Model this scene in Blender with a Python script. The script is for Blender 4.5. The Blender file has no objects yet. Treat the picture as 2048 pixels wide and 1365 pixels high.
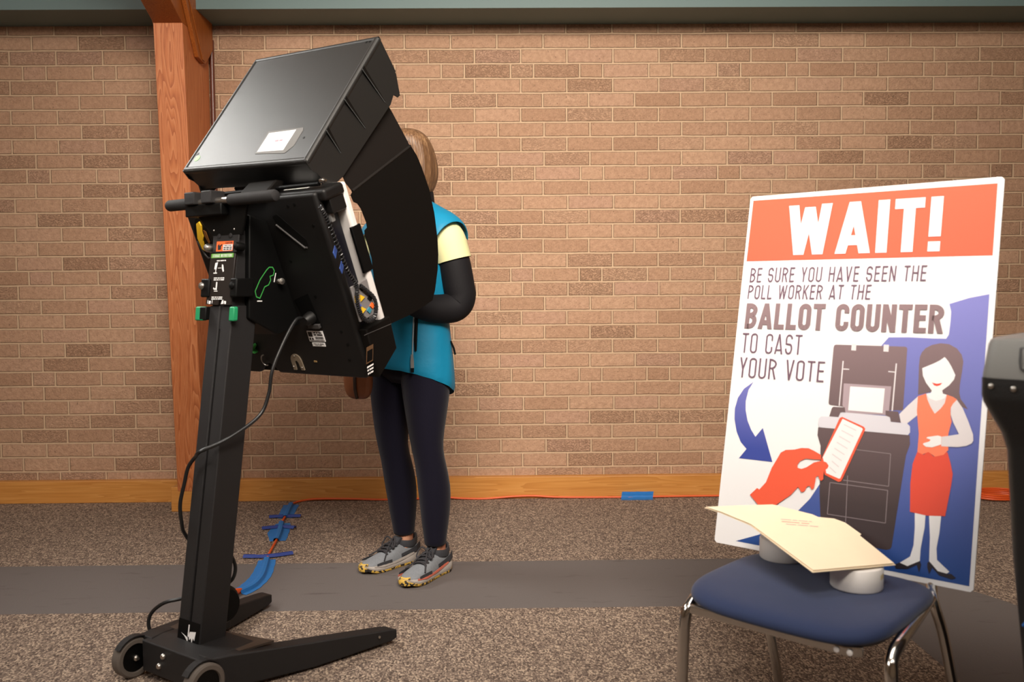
import bpy, bmesh, math, random
from math import sin, cos, pi, radians, sqrt, atan2
from mathutils import Vector, Matrix, Euler
from mathutils.geometry import tessellate_polygon

random.seed(7)
SC = bpy.context.scene
COL = SC.collection

# ------------------------------------------------------------------ camera
FPX = 1800.0                       # focal length in pixels of the 2048 px wide frame
cam_d = bpy.data.cameras.new('camera')
cam_d.sensor_width = 36.0
cam_d.lens = 36.0 * FPX / 2048.0
cam_d.clip_start = 0.05
cam_d.dof.use_dof = True
cam_d.dof.focus_distance = 3.2
cam_d.dof.aperture_fstop = 4.0
cam = bpy.data.objects.new('camera', cam_d)
COL.objects.link(cam)
yaw, pitch, roll = .01202649, .0551645, .00770775
fw = Vector((sin(yaw)*cos(pitch), cos(yaw)*cos(pitch), -sin(pitch)))
r0 = Vector((cos(yaw), -sin(yaw), 0)); u0 = r0.cross(fw)
rr = cos(roll)*r0 - sin(roll)*u0; uu = cos(roll)*u0 + sin(roll)*r0
cam.matrix_world = Matrix(((rr.x, uu.x, -fw.x, 0), (rr.y, uu.y, -fw.y, 0),
                           (rr.z, uu.z, -fw.z, 1.05), (0, 0, 0, 1)))
SC.camera = cam

# ------------------------------------------------------------------ light
SC.view_settings.view_transform = 'Standard'
SC.view_settings.look = 'None'
SC.view_settings.gamma = 1.0
SC.view_settings.use_curve_mapping = False
SC.view_settings.exposure = -0.35
wd = bpy.data.worlds.new('room_air'); SC.world = wd; wd.use_nodes = True
wd.node_tree.nodes['Background'].inputs[0].default_value = (1.0, .86, .72, 1)
wd.node_tree.nodes['Background'].inputs[1].default_value = 0.20

def area(name, loc, target, size, power, color, sy=None, spread=180):
    l = bpy.data.lights.new(name, 'AREA'); l.energy = power; l.color = color
    l.shape = 'RECTANGLE'; l.size = size; l.size_y = sy or size; l.spread = radians(spread)
    o = bpy.data.objects.new(name, l); COL.objects.link(o); o.location = loc
    d = Vector(target) - Vector(loc)
    o.rotation_euler = d.to_track_quat('-Z', 'Y').to_euler()
    return o
area('ceiling_or_fill_lamp', (0.30, 0.1, 3.35), (0.15, 4.5, 1.45), 1.8, 128, (1.0, .90, .78), 1.6, spread=78)
area('ceiling_or_fill_lamp', (-3.1, 0.5, 2.9), (-.2, 2.3, .6), 1.5, 56, (1.0, .94, .87), 1.2)  # set below the ceiling as added fill from the left
area('ceiling_or_fill_lamp', (-3.15, 3.80, 3.40), (-.9, 2.75, 1.5), 1.5, 26.0, (1.0, .98, .93), .9, spread=70)
area('ceiling_or_fill_lamp', (2.0, -0.9, 3.35), (1.2, 2.2, .6), 1.2, 18, (1.0, .92, .83), 1.0)

area('ceiling_or_fill_lamp', (0.2, 1.3, 3.35), (0.35, 1.7, 0), 1.5, 38, (1.0, .93, .84), 1.0)  # added fill to brighten the chair, folder and near carpet

# ------------------------------------------------------------------ helpers
def lin(c):
    c = c / 255.0
    return c/12.92 if c <= .04045 else ((c+.055)/1.055)**2.4
def rgb(r, g, b): return (lin(r), lin(g), lin(b), 1.0)

def new_mat(name):
    m = bpy.data.materials.new(name); m.use_nodes = True
    return m, m.node_tree, m.node_tree.nodes['Principled BSDF']

def mat(name, color, rough=.6, metal=0.0, spec=.5, bump=0.0, bscale=200.0, vary=0.0, vscale=8.0, coat=0.0, sheen=0.0):
    m, nt, b = new_mat(name)
    b.inputs['Base Color'].default_value = color
    b.inputs['Roughness'].default_value = rough
    b.inputs['Metallic'].default_value = metal
    b.inputs['Specular IOR Level'].default_value = spec
    if coat: b.inputs['Coat Weight'].default_value = coat
    if sheen: b.inputs['Sheen Weight'].default_value = sheen
    tc = nt.nodes.new('ShaderNodeTexCoord')
    if bump:
        n = nt.nodes.new('ShaderNodeTexNoise'); n.inputs['Scale'].default_value = bscale
        n.inputs['Detail'].default_value = 3
        nt.links.new(tc.outputs['Object'], n.inputs['Vector'])
        bp = nt.nodes.new('ShaderNodeBump'); bp.inputs['Strength'].default_value = bump
        bp.inputs['Distance'].default_value = .002
        nt.links.new(n.outputs['Fac'], bp.inputs['Height'])
        nt.links.new(bp.outputs['Normal'], b.inputs['Normal'])
    if vary:
        n2 = nt.nodes.new('ShaderNodeTexNoise'); n2.inputs['Scale'].default_value = vscale
        n2.inputs['Detail'].default_value = 5
        nt.links.new(tc.outputs['Object'], n2.inputs['Vector'])
        mx = nt.nodes.new('ShaderNodeMix'); mx.data_type = 'RGBA'
        mx.inputs[6].default_value = tuple(c*(1-vary) for c in color[:3]) + (1,)
        mx.inputs[7].default_value = tuple(min(1, c*(1+vary)) for c in color[:3]) + (1,)
        nt.links.new(n2.outputs['Fac'], mx.inputs[0])
        nt.links.new(mx.outputs[2], b.inputs['Base Color'])
    return m

class NX:
    """tiny expression builder for math nodes"""
    def __init__(s, nt): s.nt = nt
    def op(s, o, *a):
        n = s.nt.nodes.new('ShaderNodeMath'); n.operation = o
        for i, v in enumerate(a):
            if isinstance(v, (int, float)): n.inputs[i].default_value = v
            else: s.nt.links.new(v, n.inputs[i])
        return n.outputs[0]
    def mix(s, f, a, b):
        n = s.nt.nodes.new('ShaderNodeMix'); n.data_type = 'RGBA'
        for k, v in ((0, f), (6, a), (7, b)):
            if isinstance(v, (int, float)): n.inputs[k].default_value = v
            elif isinstance(v, tuple): n.inputs[k].default_value = v
            else: s.nt.links.new(v, n.inputs[k])
        return n.outputs[2]
    def noise(s, vec, scale, detail=4, rough=.5, out='Fac', dim='3D'):
        n = s.nt.nodes.new('ShaderNodeTexNoise'); n.noise_dimensions = dim
        n.inputs['Scale'].default_value = scale; n.inputs['Detail'].default_value = detail
        n.inputs['Roughness'].default_value = rough
        if vec is not None: s.nt.links.new(vec, n.inputs['Vector'])
        return n.outputs[out]
    def mapping(s, vec, scale=(1, 1, 1), loc=(0, 0, 0), rot=(0, 0, 0)):
        n = s.nt.nodes.new('ShaderNodeMapping')
        n.inputs['Scale'].default_value = scale; n.inputs['Location'].default_value = loc
        n.inputs['Rotation'].default_value = rot
        s.nt.links.new(vec, n.inputs['Vector']); return n.outputs[0]
    def ramp(s, f, stops):
        n = s.nt.nodes.new('ShaderNodeValToRGB'); e = n.color_ramp.elements
        while len(e) < len(stops): e.new(.5)
        for k, (p, c) in enumerate(stops): e[k].position = p; e[k].color = c
        s.nt.links.new(f, n.inputs[0]); return n.outputs[0]

class MB:
    def __init__(s): s.v = []; s.f = []; s.m = []; s.mi = 0
    def add(s, vs, fs):
        o = len(s.v); s.v += [tuple(p) for p in vs]
        for f in fs: s.f.append(tuple(i+o for i in f)); s.m.append(s.mi)
    def box(s, c, d, M=None):
        x, y, z = d[0]/2, d[1]/2, d[2]/2; c = Vector(c); M = M or Matrix.Identity(3)
        vs = [c + M @ Vector(p) for p in ((-x,-y,-z),(x,-y,-z),(x,y,-z),(-x,y,-z),(-x,-y,z),(x,-y,z),(x,y,z),(-x,y,z))]
        s.add(vs, [(0,3,2,1),(4,5,6,7),(0,1,5,4),(1,2,6,5),(2,3,7,6),(3,0,4,7)])
    def prism(s, pts, fr0, fr1):
        """2-D outline pts mapped by fr0(p) and fr1(p) into two end caps"""
        n = len(pts); a = [fr0(p) for p in pts]; b = [fr1(p) for p in pts]
        tri = tessellate_polygon([[Vector((p[0], p[1], 0)) for p in pts]])
        fs = [tuple(reversed(t)) for t in tri] + [tuple(i+n for i in t) for t in tri]
        fs += [(i, (i+1) % n, (i+1) % n + n, i+n) for i in range(n)]
        s.add(a+b, fs)
    def flat(s, pts, fr):
        tri = tessellate_polygon([[Vector((p[0], p[1], 0)) for p in pts]])
        s.add([fr(p) for p in pts], [tuple(t) for t in tri])
    def loft(s, rings, cap=True, closed=True):
        n = len(rings[0]); vs = [p for r in rings for p in r]; fs = []
        for k in range(len(rings)-1):
            for i in range(n if closed else n-1):
                j = (i+1) % n
                fs.append((k*n+i, k*n+j, (k+1)*n+j, (k+1)*n+i))
        if cap:
            fs.append(tuple(reversed(range(n)))); fs.append(tuple((len(rings)-1)*n+i for i in range(n)))
        s.add(vs, fs)
    def tube(s, path, r, seg=10, cap=True):
        P = [Vector(p) for p in path]; rs = r if isinstance(r, (list, tuple)) else [r]*len(P)
        t0 = (P[1]-P[0]).normalized(); a = Vector((0, 0, 1)) if abs(t0.z) < .9 else Vector((1, 0, 0))
        n = t0.cross(a).normalized(); rings = []
        for i, p in enumerate(P):
            t = (P[min(i+1, len(P)-1)] - P[max(i-1, 0)]).normalized()
            n = (n - t*n.dot(t)).normalized(); b = t.cross(n)
            rings.append([p + (n*cos(2*pi*k/seg) + b*sin(2*pi*k/seg))*rs[i] for k in range(seg)])
        s.loft(rings, cap)
    def cyl(s, p0, p1, r0, r1=None, seg=24): s.tube([p0, p1], [r0, r0 if r1 is None else r1], seg)
    def lathe(s, c, axis, prof, seg=28):
        """prof: list of (radius, height) along axis"""
        ax = Vector(axis).normalized(); a = Vector((0, 0, 1)) if abs(ax.z) < .9 else Vector((1, 0, 0))
        n = ax.cross(a).normalized(); b = ax.cross(n); c = Vector(c)
        s.loft([[c + ax*h + (n*cos(2*pi*k/seg)+b*sin(2*pi*k/seg))*max(r, 1e-4) for k in range(seg)] for r, h in prof])
    def ball(s, c, r, seg=14, M=None):
        c = Vector(c); r = Vector((r, r, r)) if isinstance(r, (int, float)) else Vector(r); M = M or Matrix.Identity(3)
        rings = []
        for k in range(seg//2+1):
            ph = -pi/2 + pi*k/(seg//2); q = max(cos(ph), 1e-3)
            rings.append([c + M @ Vector((r.x*q*cos(2*pi*i/seg), r.y*q*sin(2*pi*i/seg), r.z*sin(ph))) for i in range(seg)])
        s.loft(rings)
    def build(s, name, mats, parent=None, smooth=False, bevel=0.0, bseg=3, sub=0, kind=None, solid=0.0, auto=35):
        me = bpy.data.meshes.new(name); me.from_pydata(s.v, [], s.f)
        bm = bmesh.new(); bm.from_mesh(me); bmesh.ops.remove_doubles(bm, verts=bm.verts, dist=1e-6)
        bmesh.ops.recalc_face_normals(bm, faces=bm.faces); bm.to_mesh(me); bm.free()
        for m in (mats if isinstance(mats, (list, tuple)) else [mats]): me.materials.append(m)
        if len(me.polygons) == len(s.m): me.polygons.foreach_set('material_index', s.m)
        o = bpy.data.objects.new(name, me); COL.objects.link(o)
        if parent is not None: o.parent = parent
        if smooth or bevel:
            me.polygons.foreach_set('use_smooth', [True]*len(me.polygons))
            if not sub: me.set_sharp_from_angle(angle=radians(auto))
        if solid:
            q = o.modifiers.new('thickness', 'SOLIDIFY'); q.thickness = solid; q.offset = 0
        if bevel:
            q = o.modifiers.new('round', 'BEVEL'); q.width = bevel; q.segments = bseg; q.limit_method = 'ANGLE'
            q.angle_limit = radians(30); q.harden_normals = False
        if sub:
            q = o.modifiers.new('sub', 'SUBSURF'); q.levels = sub; q.render_levels = sub
        if kind: o['kind'] = kind
        return o

def empty(name, loc, M=None):
    o = bpy.data.objects.new(name, None); COL.objects.link(o)
    if M is not None: o.matrix_world = M
    else: o.location = loc
    o.empty_display_size = .1
    return o
def tag(o, label, cat, group=None):
    o['label'] = label; o['category'] = cat
    if group: o['group'] = group
    return o
def part_label(o, s): o['label'] = s; return o
def smooth_path(pts, n=8):
    P = [Vector(p) for p in pts]; out = []
    for i in range(len(P)-1):
        a = P[max(i-1, 0)]; b = P[i]; c = P[i+1]; d = P[min(i+2, len(P)-1)]
        for k in range(n):
            t = k/n
            out.append(.5*((2*b) + (c-a)*t + (2*a-5*b+4*c-d)*t*t + (3*b-3*c+d-a)*t**3))
    out.append(P[-1]); return out

# ---- stroke lettering: every glyph is strokes inside a w x 1 box
def arc(cx, cy, rx, ry, a0, a1, n=10):
    return [(cx+rx*cos(radians(a0+(a1-a0)*k/n)), cy+ry*sin(radians(a0+(a1-a0)*k/n))) for k in range(n+1)]
def glyph(ch, w, t):
    """returns width and strokes; ('L', pts) centred polyline, ('D', x0,y0,x1,y1) slanted bar cut level"""
    h = t/2; l, r, b, u = h, w-h, h, 1-h; c = w/2; R = min((r-l)/2, .3); m = .53
    L = lambda *p: ('L', list(p))
    V = lambda x, y0=0, y1=1: ('L', [(x, y0), (x, y1)])
    Hh = lambda y, x0=0, x1=None: ('L', [(x0, y), (w if x1 is None else x1, y)])
    if ch == 'I': return t, [V(h)]
    if ch == '!': return t*1.05, [V(h, .27, 1), V(h, 0, .18)]
    if ch == '.': return t, [V(h, 0, t)]
    if ch == ' ': return w*.55, []
    if ch == '-': return w*.6, [Hh(.45, 0, w*.6)]
    if ch == 'E': return w*.86, [V(l), Hh(u, 0, w*.86), Hh(m, 0, w*.8), Hh(b, 0, w*.86)]
    if ch == 'F': return w*.84, [V(l), Hh(u, 0, w*.84), Hh(m, 0, w*.76)]
    if ch == 'L': return w*.84, [V(l), Hh(b, 0, w*.84)]
    if ch == 'H': return w, [V(l), V(r), Hh(m)]
    if ch == 'T': return w*.95, [V(w*.475), Hh(u, 0, w*.95)]
    if ch == 'N': return w, [V(l), V(r), ('D', l, 1, r, 0)]
    if ch == 'M': return w*1.3, [V(l), V(w*1.3-h), ('D', l, 1, w*.65, .15), ('D', w*1.3-h, 1, w*.65, .15)]
    if ch == 'A':
        W = w*1.05+t*.45; return W, [('D', h, 0, W/2, 1), ('D', W-h, 0, W/2, 1), Hh(.16+t*.5, W*.24, W*.76)]
    if ch == 'V': return w*1.05, [('D', h*1.05, 1, w*.525, 0), ('D', w*1.05-h*1.05, 1, w*.525, 0)]
    if ch == 'W':
        W = w*1.6; return W, [('D', h, 1, W*.28, 0), ('D', W*.5, .95, W*.28, 0), ('D', W*.5, .95, W*.72, 0), ('D', W-h, 1, W*.72, 0)]
    if ch == 'Y': return w, [('D', h*1.05, 1, c, .42), ('D', w-h*1.05, 1, c, .42), V(c, 0, .45)]
    if ch == 'X': return w, [('D', h, 1, w-h, 0), ('D', w-h, 1, h, 0)]
    if ch == 'K': return w, [V(l), ('D', h*1.4, .42, w-h, 1), ('D', w*.38, .55, w-h, 0)]
    if ch == 'Z': return w, [Hh(u), Hh(b), ('D', h, 0, w-h, 1)]
    if ch in 'OQ0': return w, [('C', arc(r-R, u-R, R, R, 0, 90)+arc(l+R, u-R, R, R, 90, 180)+arc(l+R, b+R, R, R, 180, 270)+arc(r-R, b+R, R, R, 270, 360))]
    if ch in 'CG':
        s = [L(*([(r, .66)] + arc(r-R, u-R, R, R, 0, 90)+arc(l+R, u-R, R, R, 90, 180)+arc(l+R, b+R, R, R, 180, 270)+arc(r-R, b+R, R, R, 270, 360)+[(r, .34 if ch == 'C' else .46)]))]
        if ch == 'G': s.append(Hh(.46, c, w))
        return w, s
    if ch == 'U': return w, [L(*([(l, 1)]+arc(l+R, b+R, R, R, 180, 270)+arc(r-R, b+R, R, R, 270, 360)+[(r, 1)]))]
    if ch == 'J': return w*.8, [L(*([(w*.8-h, 1)]+arc(w*.8-h-R, b+R, R, R, 0, -180)))]
    if ch == 'S':
        q = (u-m)/2+.0; q2 = (m-b)/2
        Rx = (r-l)/2
        return w, [L(*([(r, u-q*.9)]+arc(c, u-q, Rx, q, 10, 180, 12)+arc(c, m-.0+.0-q2*0, Rx, .02, 200, 250, 2)+arc(c, b+q2, Rx, q2, 60, 0, 6)+arc(c, b+q2, Rx, q2, 0, -180, 12)))]
    if ch in 'PRB':
        q = (u-m)/2+.0; rx = min(r-l, q*1.2)
        s = [V(l), L(*([(l, u)]+arc(r-rx, m+q, rx, q, 90, -90)+[(l, m)]))]
        if ch == 'R': s.append(('D', c, m, w-h, 0))
        if ch == 'B':
            q2 = (m-b)/2; s.append(L(*([(l, m)]+arc(r-rx, b+q2, rx, q2, 90, -90)+[(l, b)])))
        return w, s
    if ch == 'D':
        return w, [V(l), L(*([(l, u)]+arc(r-R, u-R, R, R, 90, 0)+arc(r-R, b+R, R, R, 0, -90)+[(l, b)]))]
    return w, [V(l), V(r), Hh(u), Hh(b)]
def strip(pts, t, closed=False):
    n = len(pts); q = []
    P = [Vector((p[0], p[1])) for p in pts]
    keep = [P[0]]
    for p in P[1:]:
        if (p-keep[-1]).length > 1e-4: keep.append(p)
    if closed and (keep[0]-keep[-1]).length < 1e-4: keep.pop()
    P = keep; n = len(P); left = []; right = []
    for i in range(n):
        a = P[(i-1) % n] if (closed or i > 0) else None
        c = P[(i+1) % n] if (closed or i < n-1) else None
        d0 = (P[i]-a).normalized() if a is not None else (c-P[i]).normalized()
        d1 = (c-P[i]).normalized() if c is not None else d0
        d = d0+d1
        d = d.normalized() if d.length > 1e-6 else d0
        nn = Vector((-d.y, d.x)); k = 1/max(.5, nn.dot(Vector((-d0.y, d0.x))))
        left.append(P[i]+nn*t/2*k); right.append(P[i]-nn*t/2*k)
    rng = range(n) if closed else range(n-1)
    return [(left[i], left[(i+1) % n], right[(i+1) % n], right[i]) for i in rng]
def text_quads(s, t, w=.45, gap=.12):
    x = 0; out = []
    for ch in s:
        gw, st = glyph(ch, w, t)
        for k in st:
            if k[0] == 'D':
                _, x0, y0, x1, y1 = k; dx = abs(x1-x0); dy = abs(y1-y0); ht = t/2*sqrt(dx*dx+dy*dy)/dy
                ht = min(ht, t*.54)
                out.append([(x+x0-ht, y0), (x+x0+ht, y0), (x+x1+ht, y1), (x+x1-ht, y1)])
            else:
                for q in strip(k[1], t, k[0] == 'C'): out.append([(x+p.x, p.y) for p in q])
        x += gw+gap
    return x-gap, out
def put_text(mb, s, quad, fr, t=.1, w=.45, gap=.12, nrm=None):
    """quad: top-left, top-right, bottom-right, bottom-left in the plane fr maps to space"""
    W, qs = text_quads(s, t, w, gap); q = [Vector(p) for p in quad]; k = 0
    for poly in qs:
        vs = []
        for x, y in poly:
            a = x/W; p = (q[3]*(1-a)+q[2]*a)*(1-y) + (q[0]*(1-a)+q[1]*a)*y
            vs.append(fr((p.x, p.y)))
        if nrm is not None:
            k += 1; vs = [w_+nrm*(k % 6)*6e-5 for w_ in vs]
        mb.add(vs, [(0, 1, 2, 3)])
def rquad(x0, y0, x1, y1): return [(x0, y1), (x1, y1), (x1, y0), (x0, y0)]
def greek(mb, words, quad, fr, *unused):
    """print too small to read: one bar per word, lengths given in letters"""
    ws = [int(k) for k in words.split()]; tot = sum(ws)+len(ws)-1; q = [Vector(p) for p in quad]; x = 0
    for k in ws:
        vs = []
        for a, y in ((x/tot, 0), ((x+k)/tot, 0), ((x+k)/tot, 1), (x/tot, 1)):
            p = (q[3]*(1-a)+q[2]*a)*(1-y) + (q[0]*(1-a)+q[1]*a)*y; vs.append(fr((p.x, p.y)))
        mb.add(vs, [(0, 1, 2, 3)]); x += k+1
# ------------------------------------------------------------------ setting
D = 4.553                                    # face of the brick wall
def brick_material():
    m, nt, b = new_mat('tan_brick'); N = NX(nt)
    tc = nt.nodes.new('ShaderNodeTexCoord'); sp = nt.nodes.new('ShaderNodeSeparateXYZ')
    nt.links.new(tc.outputs['Object'], sp.inputs[0])
    X, Z = sp.outputs[0], sp.outputs[2]
    BW, RH, X0, Z0 = .2301, .0725, -0.1246, .1535
    wob = N.op('MULTIPLY', N.op('SUBTRACT', N.noise(tc.outputs['Object'], 6, 2), .5), .006)
    zr = N.op('DIVIDE', N.op('SUBTRACT', N.op('ADD', Z, wob), Z0), RH)
    row = N.op('FLOOR', zr); fz = N.op('SUBTRACT', zr, row)
    jit = nt.nodes.new('ShaderNodeTexWhiteNoise'); jit.noise_dimensions = '1D'; nt.links.new(row, jit.inputs['W'])
    xs = N.op('ADD', N.op('DIVIDE', N.op('SUBTRACT', X, X0), BW), N.op('MULTIPLY', N.op('SUBTRACT', jit.outputs['Value'], .5), .05))
    par = N.op('FLOORED_MODULO', row, 2.0)
    u = N.op('ADD', xs, N.op('MULTIPLY', par, .5))
    ci = N.op('FLOOR', u); fu = N.op('SUBTRACT', u, ci)
    # every seventh course alternates stretchers and headers
    v = N.op('DIVIDE', N.op('ADD', xs, .22), 1.5); vi = N.op('FLOOR', v); fv = N.op('MULTIPLY', N.op('SUBTRACT', v, vi), 1.5)
    hd = N.op('GREATER_THAN', fv, 1.0)
    d_st = N.op('MINIMUM', fv, N.op('SUBTRACT', 1.0, fv)); d_hd = N.op('MINIMUM', N.op('SUBTRACT', fv, 1.0), N.op('SUBTRACT', 1.5, fv))
    dF = N.op('ADD', N.op('MULTIPLY', d_st, N.op('SUBTRACT', 1.0, hd)), N.op('MULTIPLY', d_hd, hd))
    idF = N.op('ADD', N.op('ADD', N.op('MULTIPLY', vi, 2.0), hd), .37)
    fl = N.op('LESS_THAN', N.op('ABSOLUTE', N.op('SUBTRACT', N.op('FLOORED_MODULO', row, 7.0), 6.0)), .5)
    nf = N.op('SUBTRACT', 1.0, fl)
    dx = N.op('ADD', N.op('MULTIPLY', dF, fl), N.op('MULTIPLY', N.op('MINIMUM', fu, N.op('SUBTRACT', 1.0, fu)), nf))
    bid = N.op('ADD', N.op('MULTIPLY', idF, fl), N.op('MULTIPLY', ci, nf))
    dist = N.op('MINIMUM', N.op('MULTIPLY', dx, BW), N.op('MULTIPLY', N.op('MINIMUM', fz, N.op('SUBTRACT', 1.0, fz)), RH))
    edge = N.op('ADD', dist, N.op('MULTIPLY', N.op('SUBTRACT', N.noise(tc.outputs['Object'], 90, 2), .5), .0022))
    face = nt.nodes.new('ShaderNodeMapRange'); face.interpolation_type = 'SMOOTHSTEP'
    face.inputs[1].default_value = .0038; face.inputs[2].default_value = .0062
    nt.links.new(edge, face.inputs[0]); face = face.outputs[0]
    cv = nt.nodes.new('ShaderNodeCombineXYZ'); nt.links.new(bid, cv.inputs[0]); nt.links.new(row, cv.inputs[1])
    wn = nt.nodes.new('ShaderNodeTexWhiteNoise'); nt.links.new(cv.outputs[0], wn.inputs['Vector'])
    def stretch(v, lo, hi):
        n = nt.nodes.new('ShaderNodeMapRange'); n.inputs[1].default_value = lo; n.inputs[2].default_value = hi
        nt.links.new(v, n.inputs[0]); return n.outputs[0]
    base = N.ramp(wn.outputs['Value'], [(0, rgb(176, 137, 112)), (.16, rgb(187, 148, 122)), (.5, rgb(194, 154, 128)), (.8, rgb(202, 163, 136)), (1, rgb(194, 154, 133))])
    big = N.noise(tc.outputs['Object'], 45, 6, .65)
    fine = N.noise(tc.outputs['Object'], 150, 4, .75)
    base = N.mix(N.op('MULTIPLY', stretch(big, .36, .64), .38), base, rgb(122, 86, 64))
    base = N.mix(N.op('MULTIPLY', stretch(fine, .38, .62), .36), base, rgb(220, 182, 148))
    wn2 = nt.nodes.new('ShaderNodeTexWhiteNoise'); wn2.noise_dimensions = '1D'; nt.links.new(N.op('ADD', N.op('MULTIPLY', row, 3.7), bid), wn2.inputs['W'])
    worm = N.noise(N.mapping(tc.outputs['Object'], (60, 60, 110), rot=(0, .35, 0)), 1.0, 2, .5)
    worm = stretch(N.op('ABSOLUTE', N.op('SUBTRACT', worm, .5)), .0, .07)
    wormy = N.op('MULTIPLY', N.op('SUBTRACT', 1.0, worm), stretch(wn2.outputs['Value'], .45, 1.0))
    base = N.mix(N.op('MULTIPLY', wormy, .22), base, rgb(112, 78, 56))
    pits = N.op('GREATER_THAN', N.noise(tc.outputs['Object'], 120, 1), .74)
    base = N.mix(N.op('MULTIPLY', pits, .55), base, rgb(74, 52, 42))
    mort = N.mix(N.noise(tc.outputs['Object'], 30, 4), rgb(186, 156, 128), rgb(208, 178, 148))
    nt.links.new(N.mix(face, mort, base), b.inputs['Base Color'])
    b.inputs['Roughness'].default_value = .85; b.inputs['Specular IOR Level'].default_value = .25
    hgt = N.op('ADD', N.op('MULTIPLY', face, .010), N.op('MULTIPLY', N.op('SUBTRACT', N.op('ADD', N.op('MULTIPLY', big, .7), N.op('MULTIPLY', fine, .4)), N.op('MULTIPLY', wormy, .28)), N.op('MULTIPLY', face, .010)))
    bp = nt.nodes.new('ShaderNodeBump'); bp.inputs['Strength'].default_value = 1.0; bp.inputs['Distance'].default_value = 1.2
    nt.links.new(hgt, bp.inputs['Height']); nt.links.new(bp.outputs[0], b.inputs['Normal'])
    return m

def carpet_material():
    m, nt, b = new_mat('loop_carpet'); N = NX(nt)
    tc = nt.nodes.new('ShaderNodeTexCoord'); O = tc.outputs['Object']
    sp = nt.nodes.new('ShaderNodeSeparateXYZ'); nt.links.new(O, sp.inputs[0]); X, Y = sp.outputs[0], sp.outputs[1]
    vo = nt.nodes.new('ShaderNodeTexVoronoi'); vo.inputs['Scale'].default_value = 1.0
    nt.links.new(N.mapping(O, (215, 150, 1), rot=(0, 0, .6)), vo.inputs['Vector'])
    sc = nt.nodes.new('ShaderNodeSeparateColor'); nt.links.new(vo.outputs['Color'], sc.inputs[0])
    patch = N.noise(O, 26, 3, .6)
    f = N.op('ADD', N.op('MULTIPLY', sc.outputs[0], .75), N.op('MULTIPLY', patch, .3))
    loop = N.ramp(f, [(.12, rgb(80, 69, 63)), (.38, rgb(116, 101, 92)), (.62, rgb(138, 121, 109)), (.9, rgb(192, 172, 152))])
    cx, cy, ri, ro = .91, 2.62, .31, .835
    dx = N.op('MAXIMUM', N.op('SUBTRACT', X, cx), 0.0); dy = N.op('MAXIMUM', N.op('SUBTRACT', Y, cy), 0.0)
    d = N.op('SQRT', N.op('ADD', N.op('MULTIPLY', dx, dx), N.op('MULTIPLY', dy, dy)))
    band = N.op('MULTIPLY', N.op('GREATER_THAN', d, ri), N.op('LESS_THAN', d, ro))
    sw = N.noise(N.mapping(O, (5, 22, 1), rot=(0, 0, .12)), 1.0, 5, .65)
    grey = N.mix(N.noise(O, 500, 2), rgb(104, 98, 97), rgb(115, 108, 106))
    scuff = nt.nodes.new('ShaderNodeMapRange'); scuff.inputs[1].default_value = .60; scuff.inputs[2].default_value = .74
    nt.links.new(sw, scuff.inputs[0])
    grey = N.mix(N.op('MULTIPLY', scuff.outputs[0], .5), grey, rgb(70, 61, 58))
    nt.links.new(N.mix(band, loop, grey), b.inputs['Base Color'])
    b.inputs['Roughness'].default_value = .95; b.inputs['Specular IOR Level'].default_value = .1
    bp = nt.nodes.new('ShaderNodeBump'); bp.inputs['Strength'].default_value = .7; bp.inputs['Distance'].default_value = .004
    nt.links.new(N.op('MULTIPLY', N.op('SUBTRACT', 1.0, vo.outputs['Distance']), N.op('SUBTRACT', 1.0, N.op('MULTIPLY', band, .85))), bp.inputs['Height'])
    nt.links.new(bp.outputs[0], b.inputs['Normal'])
    return m

def wood(name, dark, mid, light, axis='z', scale=1.0, rough=.45, contrast=1.0):
    m, nt, b = new_mat(name); N = NX(nt)
    tc = nt.nodes.new('ShaderNodeTexCoord'); O = tc.outputs['Object']
    st = {'z': (2.2, 2.2, .10), 'x': (.10, 2.2, 2.2), 'y': (2.2, .10, 2.2)}[axis]
    v = N.mapping(O, tuple(k*scale for k in st), loc=(.13, .07, .31))
    rings = N.noise(v, 9, 1, .3)
    saw = N.op('FRACT', N.op('MULTIPLY', rings, 16.0*contrast))
    fib = N.noise(N.mapping(O, tuple(k*scale for k in ({'z': (1, 1, .02), 'x': (.02, 1, 1), 'y': (1, .02, 1)}[axis]))), 260, 3, .6)
    f = N.op('ADD', N.op('MULTIPLY', saw, .5), N.op('MULTIPLY', fib, .6))
    c = N.ramp(f, [(.1, light), (.55, mid), (.95, dark)])
    nt.links.new(c, b.inputs['Base Color']); b.inputs['Roughness'].default_value = rough
    b.inputs['Specular IOR Level'].default_value = .4
    bp = nt.nodes.new('ShaderNodeBump'); bp.inputs['Strength'].default_value = .15; bp.inputs['Distance'].default_value = .001
    nt.links.new(fib, bp.inputs['Height']); nt.links.new(bp.outputs[0], b.inputs['Normal'])
    return m

M = {}
M['brick'] = brick_material(); M['carpet'] = carpet_material()
M['fir'] = wood('orange_fir', rgb(146, 74, 38), rgb(186, 110, 64), rgb(206, 138, 92), 'z', 1.0, .5)
M['glulam'] = wood('stained_beam', rgb(128, 64, 22), rgb(152, 82, 32), rgb(172, 102, 44), 'z', 1.3, .42)
M['oak'] = wood('honey_oak', rgb(180, 118, 56), rgb(198, 136, 68), rgb(212, 154, 86), 'x', 1.6, .4, .6)
M['teal'] = mat('teal_paint', rgb(96, 116, 116), .6, bump=.1)
M['plaster'] = mat('beige_plaster', rgb(196, 180, 158), .8, bump=.1)
M['ceiling'] = mat('white_ceiling', rgb(222, 214, 202), .9, bump=.1)
M['conduit'] = mat('brown_conduit', rgb(96, 50, 36), .35)

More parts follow.
